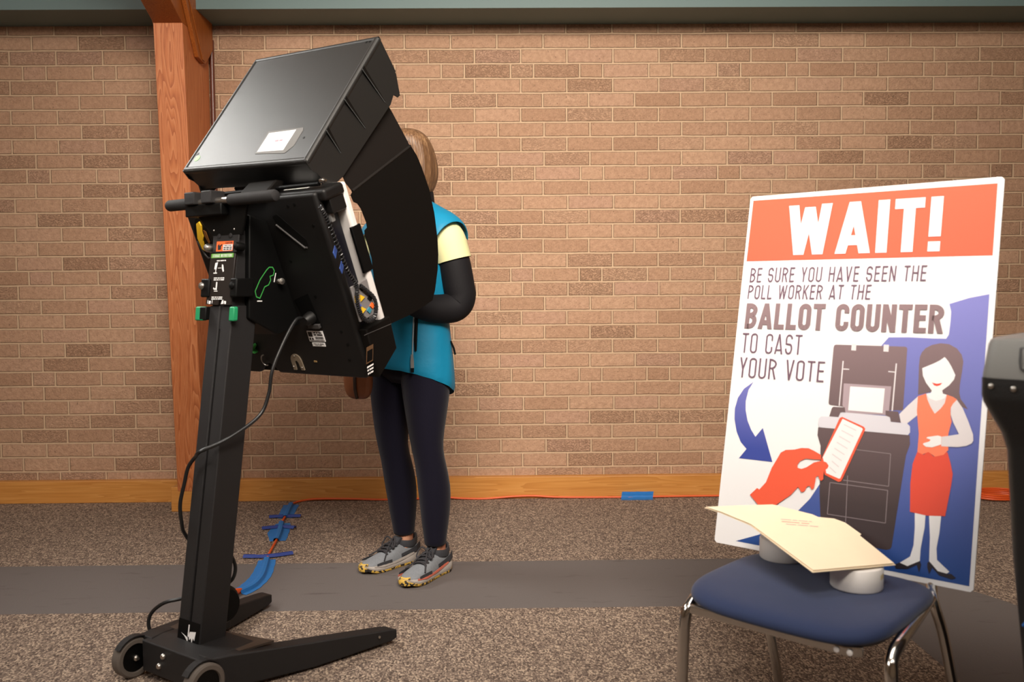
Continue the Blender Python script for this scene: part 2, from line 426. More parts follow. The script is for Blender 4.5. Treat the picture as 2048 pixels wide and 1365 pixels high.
def slab(name, c, d, m, kind='structure', bevel=0):
    b = MB(); b.box(c, d); return b.build(name, m, kind=kind, bevel=bevel)
slab('floor', (0, 1.0, -.05), (9.0, 7.4, .1), M['carpet'])
slab('wall_back', (0, D+.1, 1.7), (9.0, .2, 3.6), M['brick'])
slab('wall_left', (-4.45, 1.0, 1.7), (.1, 7.0, 3.6), M['plaster'])
slab('wall_right', (4.45, 1.0, 1.7), (.1, 7.0, 3.6), M['plaster'])
slab('wall_front', (0, -2.6, 1.7), (9.0, .1, 3.6), M['plaster'])
slab('ceiling', (0, 1.0, 3.55), (9.0, 7.4, .1), M['ceiling'])
# boxed-out ceiling edge along the brick wall, teal paint
slab('trim_1', (0, (4.29+D)/2, 2.375+.3), (8.8, D-4.29, .6), M['teal'])
b = MB()
for x0, x1 in ((-4.4, -1.57), (-1.36, 4.4)): b.box(((x0+x1)/2, D-.022, .056), (x1-x0, .044, .112))
b.build('baseboard_back', M['oak'], kind='structure', bevel=.003)

# ---- timber post with its arch
PX = -1.497
t = empty('timber_post', (PX, 4.45, 0)); tag(t, 'orange timber post with curved arch standing against the brick wall', 'post')
def yz(b, prof, x0, x1, x0b=None, x1b=None):
    b.prism(prof, lambda p: (x0-PX, p[0]-4.45, p[1]), lambda p: (x1-PX, p[0]-4.45, p[1]))
b = MB(); rings = []
for z, yf in ((.1, 4.305), (2.277, 4.165)):
    rings.append([(-.066, yf-4.45, z), (.066, yf-4.45, z), (.066, .078, z), (-.066, .078, z)])
b.loft(rings); b.build('post', M['fir'], t, bevel=.003)
b = MB(); b.box((.0, -.032, .06), (.20, .222, .12)); b.build('plinth', M['oak'], t, bevel=.004)
# cross beam block rising from the post head towards the room
b = MB(); b.prism([(4.165, 2.277), (4.44, 2.277), (4.44, 2.9), (3.2, 2.9), (3.2, 2.62), (3.75, 2.445)],
    lambda p: (-.066, p[0]-4.45, p[1]), lambda p: (.066, p[0]-4.45, p[1]))
b.build('head_beam', M['glulam'], t, bevel=.003)
def arch_prof(off):
    fr = [(4.31, 2.16), (4.245, 2.25), (4.175, 2.345), (4.10, 2.44), (3.98, 2.58), (3.8, 2.75), (3.6, 2.9)]
    return [(y+off, z) for y, z in fr] + [(D-.024, 2.9), (D-.024, 2.25), (4.49, 2.215), (4.43, 2.165), (4.40, 2.15)]
for nm, sx in (('arch_plate', -1), ('arch_plate', 1)):
    b = MB(); b.prism(arch_prof(0), lambda p: (sx*.067, p[0]-4.45, p[1]), lambda p: (sx*.088, p[0]-4.45, p[1]))
    o = b.build(nm, M['glulam'], t, bevel=.003)
    b = MB()
    pr = arch_prof(.045)[:7] + [(y, z) for y, z in reversed(arch_prof(.075)[:7])]
    b.prism(pr, lambda p: (sx*.089, p[0]-4.45, p[1]), lambda p: (sx*.093, p[0]-4.45, p[1]))
    b.build('moulding', M['glulam'], o, bevel=.001)
b = MB(); b.cyl((-1.419, D-.014, 0.112), (-1.419, D-.014, 2.3), .0115, seg=16)
o = b.build('wall_conduit', M['conduit'], smooth=True)
tag(o, 'thin dark red-brown vertical pipe on the brick beside the timber post', 'pipe')
# ------------------------------------------------------------------ voting machine on its wheeled stand
M['black'] = mat('black_plastic', rgb(17, 16, 16), .45, spec=.35, bump=.2, bscale=900)
M['lid'] = mat('black_lid_plastic', rgb(24, 23, 22), .46, spec=.6, bump=.10, bscale=1400)
M['steel_black'] = mat('black_powder_coat', rgb(28, 26, 27), .5, spec=.38, bump=.6, bscale=1100)
M['matte_black'] = mat('matte_black_board', rgb(13, 10, 8), .65, spec=.12)
M['dark'] = mat('deep_black', rgb(6, 6, 6), .5, spec=.2)
M['recess_navy'] = mat('dark_recess', rgb(10, 11, 20), .35, spec=.5)
M['foam'] = mat('black_foam_grip', rgb(38, 37, 38), .7, spec=.3, bump=.4, bscale=800)
M['rubber'] = mat('grey_rubber', rgb(98, 90, 84), .7, spec=.3)
M['chrome'] = mat('chrome', rgb(205, 203, 200), .13, metal=1.0)
M['zinc'] = mat('zinc_bolt', rgb(190, 186, 180), .35, metal=1.0)
M['white'] = mat('white_plastic', rgb(218, 214, 212), .4)
M['paper'] = mat('white_paper', rgb(232, 230, 230), .6)
M['ink'] = mat('black_ink', rgb(30, 28, 30), .6)
M['green'] = mat('green_plastic', rgb(30, 140, 92), .45)
M['green2'] = mat('bright_green_plastic', rgb(70, 168, 76), .5)
M['green_label'] = mat('green_label', rgb(104, 166, 70), .5)
M['green_dot'] = mat('green_sticker', rgb(150, 220, 140), .6)
M['green_line'] = mat('green_print', rgb(58, 150, 70), .5)
M['orange_label'] = mat('orange_label', rgb(238, 106, 46), .5)
M['yellow'] = mat('yellow_plastic', rgb(232, 184, 40), .5)
M['blue_button'] = mat('blue_button', rgb(62, 92, 170), .45)
M['teal_button'] = mat('teal_button', rgb(60, 130, 150), .45)
M['grey_panel'] = mat('grey_keypad', rgb(118, 114, 114), .5)
M['wear'] = mat('worn_beige_metal', rgb(140, 126, 108), .5, metal=.3)
M['clear'] = mat('clear_sleeve', rgb(120, 120, 120), .12, spec=.8)
M['brown_red'] = mat('rust_red_tag', rgb(150, 70, 50), .5)

TH = .9505
MO = Matrix.Translation((-.8936, 2.3595, 0)) @ Matrix.Rotation(TH, 4, 'Z')
vm = empty('voting_machine', (0, 0, 0), MO)
tag(vm, 'black voting machine with raised privacy hood on a wheeled column stand', 'voting machine')
def q3(a, l, z): return Vector((a, -l, z))             # a forward, l towards the near side, z up
def box3(b, a, l, z):
    b.add([q3(x, y, w) for x, y, w in ((a[0], l[0], z[0]), (a[1], l[0], z[0]), (a[1], l[1], z[0]), (a[0], l[1], z[0]),
        (a[0], l[0], z[1]), (a[1], l[0], z[1]), (a[1], l[1], z[1]), (a[0], l[1], z[1]))],
        [(0,3,2,1),(4,5,6,7),(0,1,5,4),(1,2,6,5),(2,3,7,6),(3,0,4,7)])
def side(b, pts, l0, l1): b.prism(pts, lambda p: q3(p[0], l0, p[1]), lambda p: q3(p[0], l1, p[1]))

# --- base: cross box, sloping legs, wheels
b = MB(); side(b, [(-.005, .022), (-.005, .108), (.17, .104), (.17, .09), (.06, .022)], -.112, .147)
base = b.build('base_box', M['steel_black'], vm, bevel=.004)
b = MB(); b.prism([(.10, -.14), (.10, .165), (.20, .185), (.165, 0), (.20, -.165)], lambda p: q3(p[0], p[1], .0985), lambda p: q3(p[0], p[1], .104))
b.build('top_plate', mat('scuffed_brown_black', rgb(56, 46, 40), .5, bump=.3, vary=.25, vscale=20), base)
for sx in (1, -1):
    b = MB(); w = .048; rings = []
    for a, lo, z0, z1 in ((.012, .156 if sx > 0 else .140, .050, .111), (.06, .169 if sx > 0 else .158, .018, .108), (.30, .232, .006, .078), (.545, .291, .012, .048), (.565, .296, .018, .043)):
        rings.append([q3(a, sx*(lo+.008), z0), q3(a, sx*(lo+.008), z1), q3(a, sx*(lo-w*(1 if a < .5 else .85)), z1), q3(a, sx*(lo-w*(1 if a < .5 else .85)), z0)])
    b.loft(rings); leg = b.build('leg', M['steel_black'], vm, bevel=.004)
    b = MB(); b.lathe(q3(.535, sx*.272, 0), (0, 0, 1), [(.014, 0), (.014, .014)], 14); b.build('foot_pad', M['rubber'], leg)
    b = MB(); b.cyl(q3(.50, sx*.291, .038), q3(.50, sx*.294, .038), .004, seg=10); b.build('screw', M['zinc'], leg)
    # wheel with dark hub and bolt
    lw = .166 if sx > 0 else .146
    b = MB(); b.lathe(q3(-.012, sx*lw-.017, .055), q3(0, 1, 0), [(.03, 0), (.05, 0), (.055, .004), (.055, .030), (.05, .034), (.040, .034), (.038, .028), (.0, .026)], 32)
    wh = b.build('wheel', [M['rubber']], vm, smooth=True)
    b = MB(); b.lathe(q3(-.012, sx*lw+.009, .055), q3(0, 1, 0), [(.0385, 0), (.0385, .003), (.0, .003)], 24); b.build('hub_disc', M['dark'], wh)
    b = MB(); b.lathe(q3(-.012, sx*lw+.012, .055), q3(0, 1, 0), [(.008, 0), (.008, .006), (.004, .009), (.004, .014), (0, .014)], 12); b.build('axle_bolt', M['zinc'], wh)
    b = MB(); rings = []
    for k in range(9):
        an = radians(35+k*13); rings.append([q3(-.012-cos(an)*r, sx*l, .055+sin(an)*r) for r, l in ((.062, lw-.019), (.062, lw+.004), (.0585, lw+.004), (.0585, lw-.019))])
    b.loft(rings); b.build('wheel_guard', M['steel_black'], leg)
for l, z in ((-.015, .083), (-.035, .052)):
    b = MB(); b.lathe(q3(-.004, l, z), q3(-1, 0, 0), [(.0085, 0), (.0085, .003), (.006, .007), (0, .007)], 12); b.build('bolt', M['zinc'], base, smooth=True)

# --- column: leaning square tube with a front groove
SL = .148
def ca(z): return .061 + SL*(z-.1)
b = MB(); rings = []
for z in (.098, 1.016):
    a = ca(z)
    rings.append([q3(a+.085, -.050, z), q3(a+.085, .050, z), q3(a, .050, z), q3(a, .004, z), q3(a+.012, .004, z), q3(a+.012, -.005, z), q3(a, -.005, z), q3(a, -.050, z)])
b.loft(rings); col = b.build('column', M['steel_black'], vm, bevel=.003)
def colp(off=0): return lambda p: q3(ca(p[1])-off, p[0], p[1])
b = MB()
for poly in ([(-.004, .150), (.001, .150), (.001, .118), (-.004, .118)], [(-.034, .124), (-.004, .116), (-.002, .112), (-.002, .104), (-.018, .117)], [(.004, .132), (.030, .136), (.026, .112), (.020, .118), (.016, .104), (.010, .116), (.004, .110), (.000, .122)]):
    b.flat(poly, colp(.0012))
b.build('white_arrow_marking', M['paper'], col)
b = MB(); b.prism(rquad(-.048, .098, .044, .16), colp(.0002), colp(.001)); b.build('tape_patch', M['dark'], col)
# inner mast with instruction plate
b = MB(); rings = []
for z in (.95, 1.225):
    a = ca(z)-.002; rings.append([q3(a+.06, -.044, z), q3(a+.06, .044, z), q3(a+.005, .044, z), q3(a+.005, -.044, z)])
b.loft(rings); mast = b.build('mast', M['steel_black'], vm, bevel=.002)
b = MB(); b.prism([(-.060, 1.163), (.048, 1.161), (.048, 1.018), (.006, 1.018), (.004, 1.034), (-.003, 1.034), (-.006, 1.018), (-.060, 1.020)], colp(.001), colp(.007))
pl = b.build('instruction_plate', mat('black_label', rgb(32, 27, 25), .35), vm, bevel=.001)
b = MB(); b.flat(rquad(-.055, 1.150, .042, 1.162), colp(.0076)); g = b.build('green_heading', M['green_label'], pl)
b = MB()
put_text(b, 'STORAGE INSTRUCTIONS', rquad(-.048, 1.152, .037, 1.160), colp(.0082), .16, .5, .18)
for tx, x0, x1, z0 in (('6 7 3', -.028, .012, 1.1405), ('7 4 3 4', -.034, .012, 1.092), ('5 4 2 7', -.034, .012, 1.087), ('5 4 2 7', -.036, .012, 1.0385), ('8 3 9', -.036, .012, 1.0335)):
    greek(b, tx, rquad(x0, z0, x1, z0+.0030), colp(.0080))
def poly(pts): b.flat(pts, colp(.0080))
poly([(-.034, 1.136), (-.022, 1.138), (-.026, 1.118), (-.036, 1.118)]); poly([(-.030, 1.118), (-.027, 1.118), (-.027, 1.108), (-.030, 1.108)]); poly([(-.038, 1.109), (-.022, 1.109), (-.022, 1.106), (-.038, 1.106)])
poly([(-.020, 1.122), (-.006, 1.122), (-.006, 1.1205), (-.020, 1.1205)]); poly([(-.004, 1.132), (.002, 1.130), (.008, 1.112), (.003, 1.110), (-.003, 1.120)])
poly([(-.022, 1.083), (-.016, 1.082), (-.016, 1.060), (-.022, 1.060)]); poly([(-.030, 1.068), (-.026, 1.064), (-.022, 1.066), (-.022, 1.062), (-.027, 1.060), (-.033, 1.064)]); poly([(-.028, 1.058), (-.012, 1.058), (-.012, 1.056), (-.028, 1.056)])
for x in (-.052, -.032): poly([(x, 1.032), (x+.002, 1.032), (x+.002, 1.022), (x, 1.022)])
poly([(-.046, 1.030), (-.037, 1.030), (-.038, 1.021), (-.047, 1.021)]); poly([(.012, 1.031), (.017, 1.033), (.020, 1.022), (.008, 1.021)]); poly([(.020, 1.030), (.030, 1.029), (.030, 1.021), (.023, 1.021)])
b.build('white_printing', M['paper'], pl)
b = MB(); b.prism([(-.060, 1.222), (.056, 1.219), (.053, 1.163), (-.055, 1.165)], colp(.001), colp(.006)); cap = b.build('mast_cap', M['steel_black'], vm, bevel=.002)
b = MB(); b.flat([(-.038, 1.1965), (.035, 1.196), (.035, 1.168), (-.038, 1.1685)], colp(.0066)); cl = b.build('caution_label', [M['orange_label'], M['paper'], M['ink']], cap)
b = MB(); b.flat(rquad(-.008, 1.170, .033, 1.187), colp(.0070)); b.build('white_box', M['paper'], cl)
b = MB(); put_text(b, 'CAUTION', rquad(.001, 1.1885, .031, 1.1945), colp(.0070), .2, .5, .16)
put_text(b, 'PINCH POINT', rquad(-.004, 1.182, .029, 1.1855), colp(.0074), .2, .5, .16)
greek(b, '4 5 4', rquad(-.005, 1.1768, .031, 1.1798), colp(.0074), .2, .5, .16)
greek(b, '4 4 4', rquad(-.005, 1.1718, .031, 1.1748), colp(.0074), .2, .5, .16)
b.flat([(-.032, 1.185), (-.026, 1.190), (-.024, 1.184), (-.014, 1.189), (-.011, 1.186), (-.017, 1.182), (-.016, 1.173), (-.030, 1.172)], colp(.0070))
b.build('black_printing', M['ink'], cl)
for l in (-.030, .020):
    b = MB(); b.lathe(colp(.006)((l, 1.211)), q3(-1, 0, .15), [(.007, 0), (.007, .002), (.004, .003), (0, .003)], 14); b.build('screw', M['steel_black'], cap)
for l, z, mm in ((-.072, 1.180, 'zinc'), (.058, 1.180, 'dark'), (-.078, 1.072, 'zinc'), (.056, 1.072, 'dark')):
    b = MB(); b.lathe(q3(ca(z)-.012, l, z), q3(-1, 0, .1), [(.012, -.02), (.012, 0), (.009, .006), (0, .009)], 14); b.build('side_knob', M[mm], mast, smooth=True)
for s in (-1, 1):
    b = MB(); side(b, [(ca(1.07)-.012, 1.092), (ca(1.07)+.05, 1.092), (ca(1.04)+.05, 1.04), (ca(1.04)-.012, 1.04)], s*.046, s*.078-.004); b.build('knob_bracket', M['dark'], mast, bevel=.004)
for s, l0, l1 in ((-1, -.098, -.060), (1, .051, .072)):
    b = MB(); side(b, [(ca(1.0)-.010, 1.014), (ca(1.0)+.004, 1.014), (ca(.98)+.004, .974), (ca(.98)-.012, .974)], l0, l1)
    o = b.build('green_release_lever', M['green'], mast, bevel=.004)
b = MB(); side(b, [(ca(1.0)-.011, 1.013), (ca(1.0)+.03, 1.013), (ca(.98)+.03, .976), (ca(.98)-.012, .976)], -.078, -.05); b.build('lever_arm', M['dark'], mast, bevel=.003)

# --- neck, handle bar with foam grips
b = MB(); b.prism([(-.150, 1.300), (.105, 1.300), (.066, 1.212), (-.060, 1.212)], lambda p: q3(ca(p[1])-.006-(p[1]-1.212)*.25, p[0], p[1]), lambda p: q3(ca(p[1])+.002-(p[1]-1.212)*.25, p[0], p[1]))
neck = b.build('neck_plate', M['dark'], vm, bevel=.002)
for l in (-.052, .037):
    b = MB(); b.ball(q3(ca(1.225)-.008, l, 1.228), .0035, 8); b.build('rivet', M['zinc'], neck)
hb = MB(); hb.cyl(q3(.200, -.15, 1.3065), q3(.200, .15, 1.3065), .010, seg=14)
handle = hb.build('handle_bar', M['zinc'], vm, smooth=True)
for l0, l1 in ((-.2355, -.125), (.045, .2355)):
    s = 1 if l1 > .2 else -1; e = l1 if s > 0 else l0; i = l0 if s > 0 else l1
    b = MB(); b.lathe(q3(.200, i, 1.3065), q3(0, s, 0), [(.012, 0), (.016, .004), (.0165, .03), (.0165, abs(e-i)-.010), (.014, abs(e-i)-.003), (.008, abs(e-i)), (0, abs(e-i))], 20)
    b.build('foam_grip', M['foam'], handle, smooth=True)
for l in (-.105, -.030):
    b = MB(); box3(b, (.176, .226), (l-.022, l+.022), (1.300, 1.336)); b.build('handle_clamp', M['steel_black'], handle, bevel=.004)
b = MB(); box3(b, (.188, .25), (-.14, .02), (1.268, 1.30)); b.build('clamp_block', M['dark'], handle, bevel=.003)

# --- mounting bracket between mast and body
def bp(n=0.0):   # point on the body back plane: (l, s), n towards the voter
    return lambda p: q3(.293 + .37*p[1] + .929*n, p[0], 1.318 - .929*p[1] + .37*n)
b = MB(); side(b, [(ca(1.25)+.02, 1.27), (.312, 1.255), (.43, .96), (.34, .93), (ca(.98)+.05, .98)], -.085, .062)
br = b.build('mount_bracket', M['dark'], vm, bevel=.004)
b = MB()
def sp(l): return lambda p: q3(p[0], l, p[1])
gl = [(a_+.006, z_+.030) for a_, z_ in ((.262, 1.010), (.258, 1.026), (.276, 1.058), (.300, 1.086), (.310, 1.094), (.322, 1.094), (.328, 1.084), (.324, 1.072), (.312, 1.068), (.314, 1.057), (.306, 1.044), (.292, 1.038), (.274, 1.006))]
for q in strip(gl, .0028, True): b.add([sp(.0628)((p.x, p.y)) for p in q], [(0, 1, 2, 3)])
b.build('green_outline_print', M['green_line'], br)
for q in strip([(.270, 1.028), (.288, 1.028)], .003)+strip([(.339, 1.108), (.332, 1.082)], .003):
    b = MB(); b.add([sp(.0629)((p.x, p.y)) for p in q], [(0, 1, 2, 3)]); b.build('white_tick_print', M['paper'], br)
b = MB(); b.lathe(q3(.350, .062, 1.084), q3(-.3, 1, 0), [(.008, 0), (.008, .010), (.006, .012), (.009, .016), (.009, .022), (0, .024)], 14); b.build('spring_plunger', M['zinc'], br, smooth=True)
for l, s_, r in ((-.001, .126, .0095), (.020, .04, .009)):
    b = MB(); b.lathe(bp(-.055)((l, s_)), q3(-.929, 0, -.37), [(r, 0), (r, .004), (r*.7, .007), (0, .008)], 16); b.build('round_screw', M['zinc'], br, smooth=True)
b = MB(); b.box(q3(.30, -.02, .985), (.012, .02, .008)); b.build('red_tag', M['brown_red'], br)

# --- body
HW = .303
NW = .274                      # the shell stops short of the open cable recess on the near side
outl = [(-HW, .0), (NW, .0), (NW, .54), (NW-.02, .561), (-.120, .561), (-.134, .540), (-.155, .528), (-.175, .536), (-.205, .561), (-HW+.02, .561), (-HW, .54)]
b = MB()
nearslot = [(.085, .055), (.105, .050), (.190, .128), (.192, .146), (.178, .150), (.092, .078)]
b.prism(outl, bp(0), bp(.030))
shell = b.build('back_shell', M['black'], vm, bevel=.010, bseg=4)
b = MB(); b.prism(rquad(-HW+.004, -.004, HW-.004, .03), bp(.012), bp(.094)); b.build('top_cover', M['black'], vm, bevel=.010, bseg=4)
b = MB(); b.prism([(-.27, .02), (.258, .02), (.258, .45), (-.27, .45)], bp(.028), bp(.082)); core = b.build('inner_housing', M['recess_navy'], vm, bevel=.004)
# grip slots: dark sheets for the shade inside, lips paler to paint a highlight
b = MB(); b.prism(nearslot, bp(-.0012), bp(.002)); sl = b.build('grip_slot', M['dark'], shell)
b = MB(); b.tube([bp(-.002)(p) for p in ((.090, .080), (.135, .117), (.178, .152), (.186, .151))], .0028, 8); b.build('slot_lip', mat('slot_lip_highlight', rgb(70, 68, 68), .4), shell, smooth=True)
farslot = [(-.262, .045), (-.238, .040), (-.226, .075), (-.226, .125), (-.248, .168), (-.268, .162), (-.288, .110), (-.284, .075)]
b = MB(); b.prism(farslot, bp(-.0012), bp(.002)); b.build('grip_slot', M['dark'], shell)
b = MB(); b.tube([bp(-.002)(p) for p in ((-.286, .112), (-.272, .158), (-.262, .170), (-.250, .168), (-.230, .130))], .0028, 8); b.build('slot_lip', mat('slot_lip_highlight_far', rgb(70, 68, 68), .4), shell, smooth=True)
b = MB(); b.prism([(-.258, .058), (-.242, .052), (-.238, .066), (-.246, .084), (-.246, .100), (-.256, .112), (-.258, .130), (-.262, .146), (-.272, .140), (-.277, .104)], bp(-.006), bp(-.001)); o = b.build('yellow_grip', M['yellow'], shell, bevel=.001)
b = MB(); b.prism([(-.238, .080), (-.229, .086), (-.228, .118), (-.233, .126), (-.241, .098)], bp(-.004), bp(-.001)); b.build('brown_strap', mat('brown_strap', rgb(120, 74, 26), .6), shell)
b = MB()
for l, s_ in ((.160, .030), (.188, .027), (-.285, .030), (-.262, .030), (.236, .090), (.10, .19), (.155, .30), (.215, .41), (.225, .45), (.212, .50), (-.25, .2)):
    b = MB(); b.lathe(bp(-.0005)((l, s_)), q3(-.929, 0, -.37), [(.0045, 0), (.0045, .0012), (0, .0012)], 10)
    b.build('screw_hole', M['dark'], shell)
# lower middle pocket, socket and labels
b = MB(); b.prism([(-.11, .29), (.02, .27), (.052, .30), (.030, .395), (-.05, .40)], bp(-.0015), bp(.001)); pk = b.build('brown_pocket_panel', mat('dusty_brown_black', rgb(40, 32, 28), .55, vary=.3, vscale=30), shell)
b = MB(); b.prism([(.062, .310), (.128, .290), (.142, .40), (.085, .405)], bp(-.0015), bp(.001)); so = b.build('socket_panel', M['dark'], shell)
b = MB(); b.prism(rquad(.092, .385, .140, .398), bp(-.010), bp(0)); b.build('socket_ledge', mat('ledge_grey', rgb(58, 56, 56), .5), so, bevel=.002)
b = MB(); b.lathe(bp(-.001)((.112, .365)), q3(-.929, 0, -.37), [(.020, 0), (.018, .02), (.012, .03), (0, .03)], 16); b.build('plug', M['black'], so, smooth=True)
b = MB(); b.prism(rquad(.071, .409, .138, .443), bp(-.0016), bp(0)); lb = b.build('barcode_label', M['paper'], shell)
b = MB()
b.flat(rquad(.0745, .412, .092, .427), bp(-.0022)); greek(b, '2 2', rquad(.0745, .4375, .092, .431), bp(-.0022))
greek(b, '3 2 4', rquad(.098, .4165, .132, .4125), bp(-.0022)); greek(b, '3 7', rquad(.098, .4235, .134, .419), bp(-.0022))
random.seed(3); x = .100
while x < .132:
    w_ = random.choice((.0006, .0011, .0016)); b.flat(rquad(x, .427, x+w_, .4355), bp(-.0022)); x += w_+random.choice((.0006, .0011))
b.flat(rquad(.074, .4385, .136, .4405), bp(-.0022))
b.build('label_printing', M['ink'], lb)
b = MB(); b.prism(rquad(.078, .447, .132, .459), bp(-.0016), bp(0)); l2 = b.build('serial_sticker', M['paper'], shell, bevel=.0004)
b = MB(); greek(b, '6 3 7', rquad(.084, .4515, .127, .4495), bp(-.0022)); greek(b, '5 4', rquad(.090, .4560, .118, .4545), bp(-.0022)); b.build('sticker_printing', M['ink'], l2)
hs = [(-.040, .542)]+[(-.0165+.023*cos(radians(180-k*18)), .512-.024*sin(radians(180-k*18))) for k in range(11)]+[(.008, .542), (-.006, .542)]+[(-.017+.0085*cos(radians(k*30)), .520-.010*sin(radians(k*30))) for k in range(7)]+[(-.027, .542)]
b = MB(); b.prism(hs, bp(-.004), bp(0)); ho = b.build('horseshoe_bracket', M['wear'], shell)
for l, s_ in ((-.0165, .494), (-.034, .530), (.002, .532)):
    b = MB(); b.ball(bp(-.005)((l, s_)), .0028, 8); b.build('rivet', M['zinc'], ho)
b = MB(); b.prism([(-.205, .468), (-.180, .455), (-.176, .462), (-.190, .474), (-.178, .486), (-.200, .482)], bp(-.02), bp(-.002)); b.build('green_hook', M['green2'], shell, bevel=.002)
b = MB(); b.tube([bp(-.012)((-.150+.016*cos(radians(k)), .510+.018*sin(radians(k)))) for k in range(60, 300, 20)], .0022, 8); b.build('wire_ring', M['zinc'], shell, smooth=True)
b = MB(); b.prism(rquad(.060, .508, .072, .513), bp(-.002), bp(0)); b.build('tan_tag', mat('tan_tag', rgb(150, 122, 78), .6), shell)
# tray along the lower edge towards the voter
b = MB(); side(b, [(.455, .945), (.554, .981), (.584, .885), (.508, .803)], -HW, HW); tray = b.build('lower_tray', M['matte_black'], vm, bevel=.004)
b = MB()
for q in strip([(.446, .929), (.560, .958)], .002): b.add([sp(HW+.0006)((p.x, p.y)) for p in q], [(0, 1, 2, 3)])
b.build('tray_seam', mat('seam_grey', rgb(72, 70, 70), .5), tray)
def spt(l, o, ex, ey): return lambda p: q3(o[0]+ex[0]*p[0]+ey[0]*p[1], l, o[1]+ex[1]*p[0]+ey[1]*p[1])
fr = spt(HW+.0010, (.452, .846), (.93, .30), (.05, 1))
b = MB(); b.flat(rquad(0, 0, .030, .048), fr); tl = b.build('tray_label', mat('brown_print', rgb(92, 66, 44), .5), tray)
fr2 = spt(HW+.0014, (.452, .846), (.93, .30), (.05, 1)); b = MB(); b.flat(rquad(.003, .004, .027, .036), fr2); b.build('label_field', M['dark'], tl)
b = MB()
for k, tx in enumerate(('7', '2 6', '3 2 5')): greek(b, tx, rquad(.004+.002*k, -.013-.010*k, .032, -.008-.010*k), fr2)
b.build('tray_printing', M['paper'], tl)
# screen tablet in front, white bezel edge with a black bumper
b = MB(); b.prism(rquad(-.292, .0, .292, .46), bp(.086), bp(.112)); tb = b.build('screen_tablet', M['white'], vm, bevel=.008, bseg=3)
b = MB(); b.prism(rquad(-.25, .05, .25, .40), bp(.1115), bp(.1135)); b.build('screen', mat('screen_glass', rgb(170, 178, 190), .15), tb)
b = MB(); b.prism(rquad(.285, .125, .2955, .262), bp(.078), bp(.116)); b.build('edge_bumper', M['dark'], tb, bevel=.002)
b = MB(); b.prism(rquad(.27, .005, .294, .07), bp(.03), bp(.0865)); b.build('corner_block', M['black'], tb, bevel=.004)
b = MB(); b.prism(rquad(.266, .045, .276, .095), bp(.034), bp(.048)); b.build('clear_latch', M['clear'], core, bevel=.003)
# keypad hanging in the side recess
kq = lambda u, v, l: q3(.386+.063*u+.036*v, l+.027, 1.065+.024*u-.098*v)
b = MB(); b.prism([(0, 0), (1, 0), (1, 1), (0, 1)], lambda p: kq(p[0], p[1], .281), lambda p: kq(p[0], p[1], .288)); kp = b.build('keypad', M['grey_panel'], vm, bevel=.002)
for u, v, mk, sh in ((.40, .40, 'yellow', 3), (.30, .72, 'yellow', 3), (.10, .36, 'yellow', 3), (.12, .56, 'blue_button', 4), (.62, .82, 'teal_button', 4), (.86, .74, 'orange_label', 4), (.84, .52, 'dark', 4), (.55, .16, 'dark', 4)):
    b = MB(); n = sh; r_ = .13 if n == 3 else .11
    pts = [(u+r_*1.25*cos(2*pi*k/n+.2), v+r_*.8*sin(2*pi*k/n+.2)) for k in range(n)]
    b.prism(pts, lambda p: kq(p[0], p[1], .287), lambda p: kq(p[0], p[1], .2915)); b.build('keypad_button', M[mk], kp)
b = MB()
path = [kq(*p, .296) for p in ((-.55, -2.3), (-.35, -1.9), (-.2, -1.2), (-.05, -.5), (.22, .02), (.05, .3), (.0, .7), (.25, 1.02), (.65, 1.06), (.95, .86), (.98, .55), (.70, .28), (.42, .06))]
sm = smooth_path(path, 7); b.tube(sm, .0042, 8)
cc = b.build('coiled_cord', M['dark'], kp, smooth=True)
b = MB(); fine_p = smooth_path(path, 40); hel = []
for i, p in enumerate(fine_p[:-1]):
    tdir = (fine_p[i+1]-p).normalized(); n = tdir.cross(Vector((0, 1, 0))).normalized(); bn = tdir.cross(n); an = i*1.15
    hel.append(p + (n*cos(an)+bn*sin(an))*.0052)
b.tube(hel, .0017, 5); b.build('cord_coil', mat('glossy_black_cord', rgb(40, 40, 42), .3), kp, smooth=True)
for (u, v) in ((-.10, -.55), (-.22, -1.0)):
    b = MB(); b.prism([(u, v), (u+.2, v-.16), (u+.24, v+.0), (u+.05, v+.16)], lambda p: kq(p[0], p[1], .271), lambda p: kq(p[0], p[1], .2735)); b.build('blue_tab', M['blue_button'], core)

# --- hinge and bracket between body and lid
b = MB(); b.cyl(q3(.318, -.26, 1.345), q3(.318, .27, 1.345), .006, seg=10); b.build('hinge_rod', M['dark'], vm, smooth=True)
b = MB(); side(b, [(.262, 1.315), (.31, 1.318), (.352, 1.368), (.318, 1.370)], -.02, .10); b.build('lid_support', M['matte_black'], vm, bevel=.006)
b = MB(); b.lathe(q3(.316, .278, 1.352), q3(0, 1, 0), [(.007, 0), (.007, .012), (.004, .014), (.004, .02), (0, .02)], 12); b.build('hinge_bolt', M['chrome'], vm, smooth=True)
b = MB(); b.prism(rquad(.11, .045, .205, .072), lambda p: bp(p[1])((p[0], -.0045)), lambda p: bp(p[1])((p[0], -.0056))); b.build('white_top_label', M['paper'], vm)

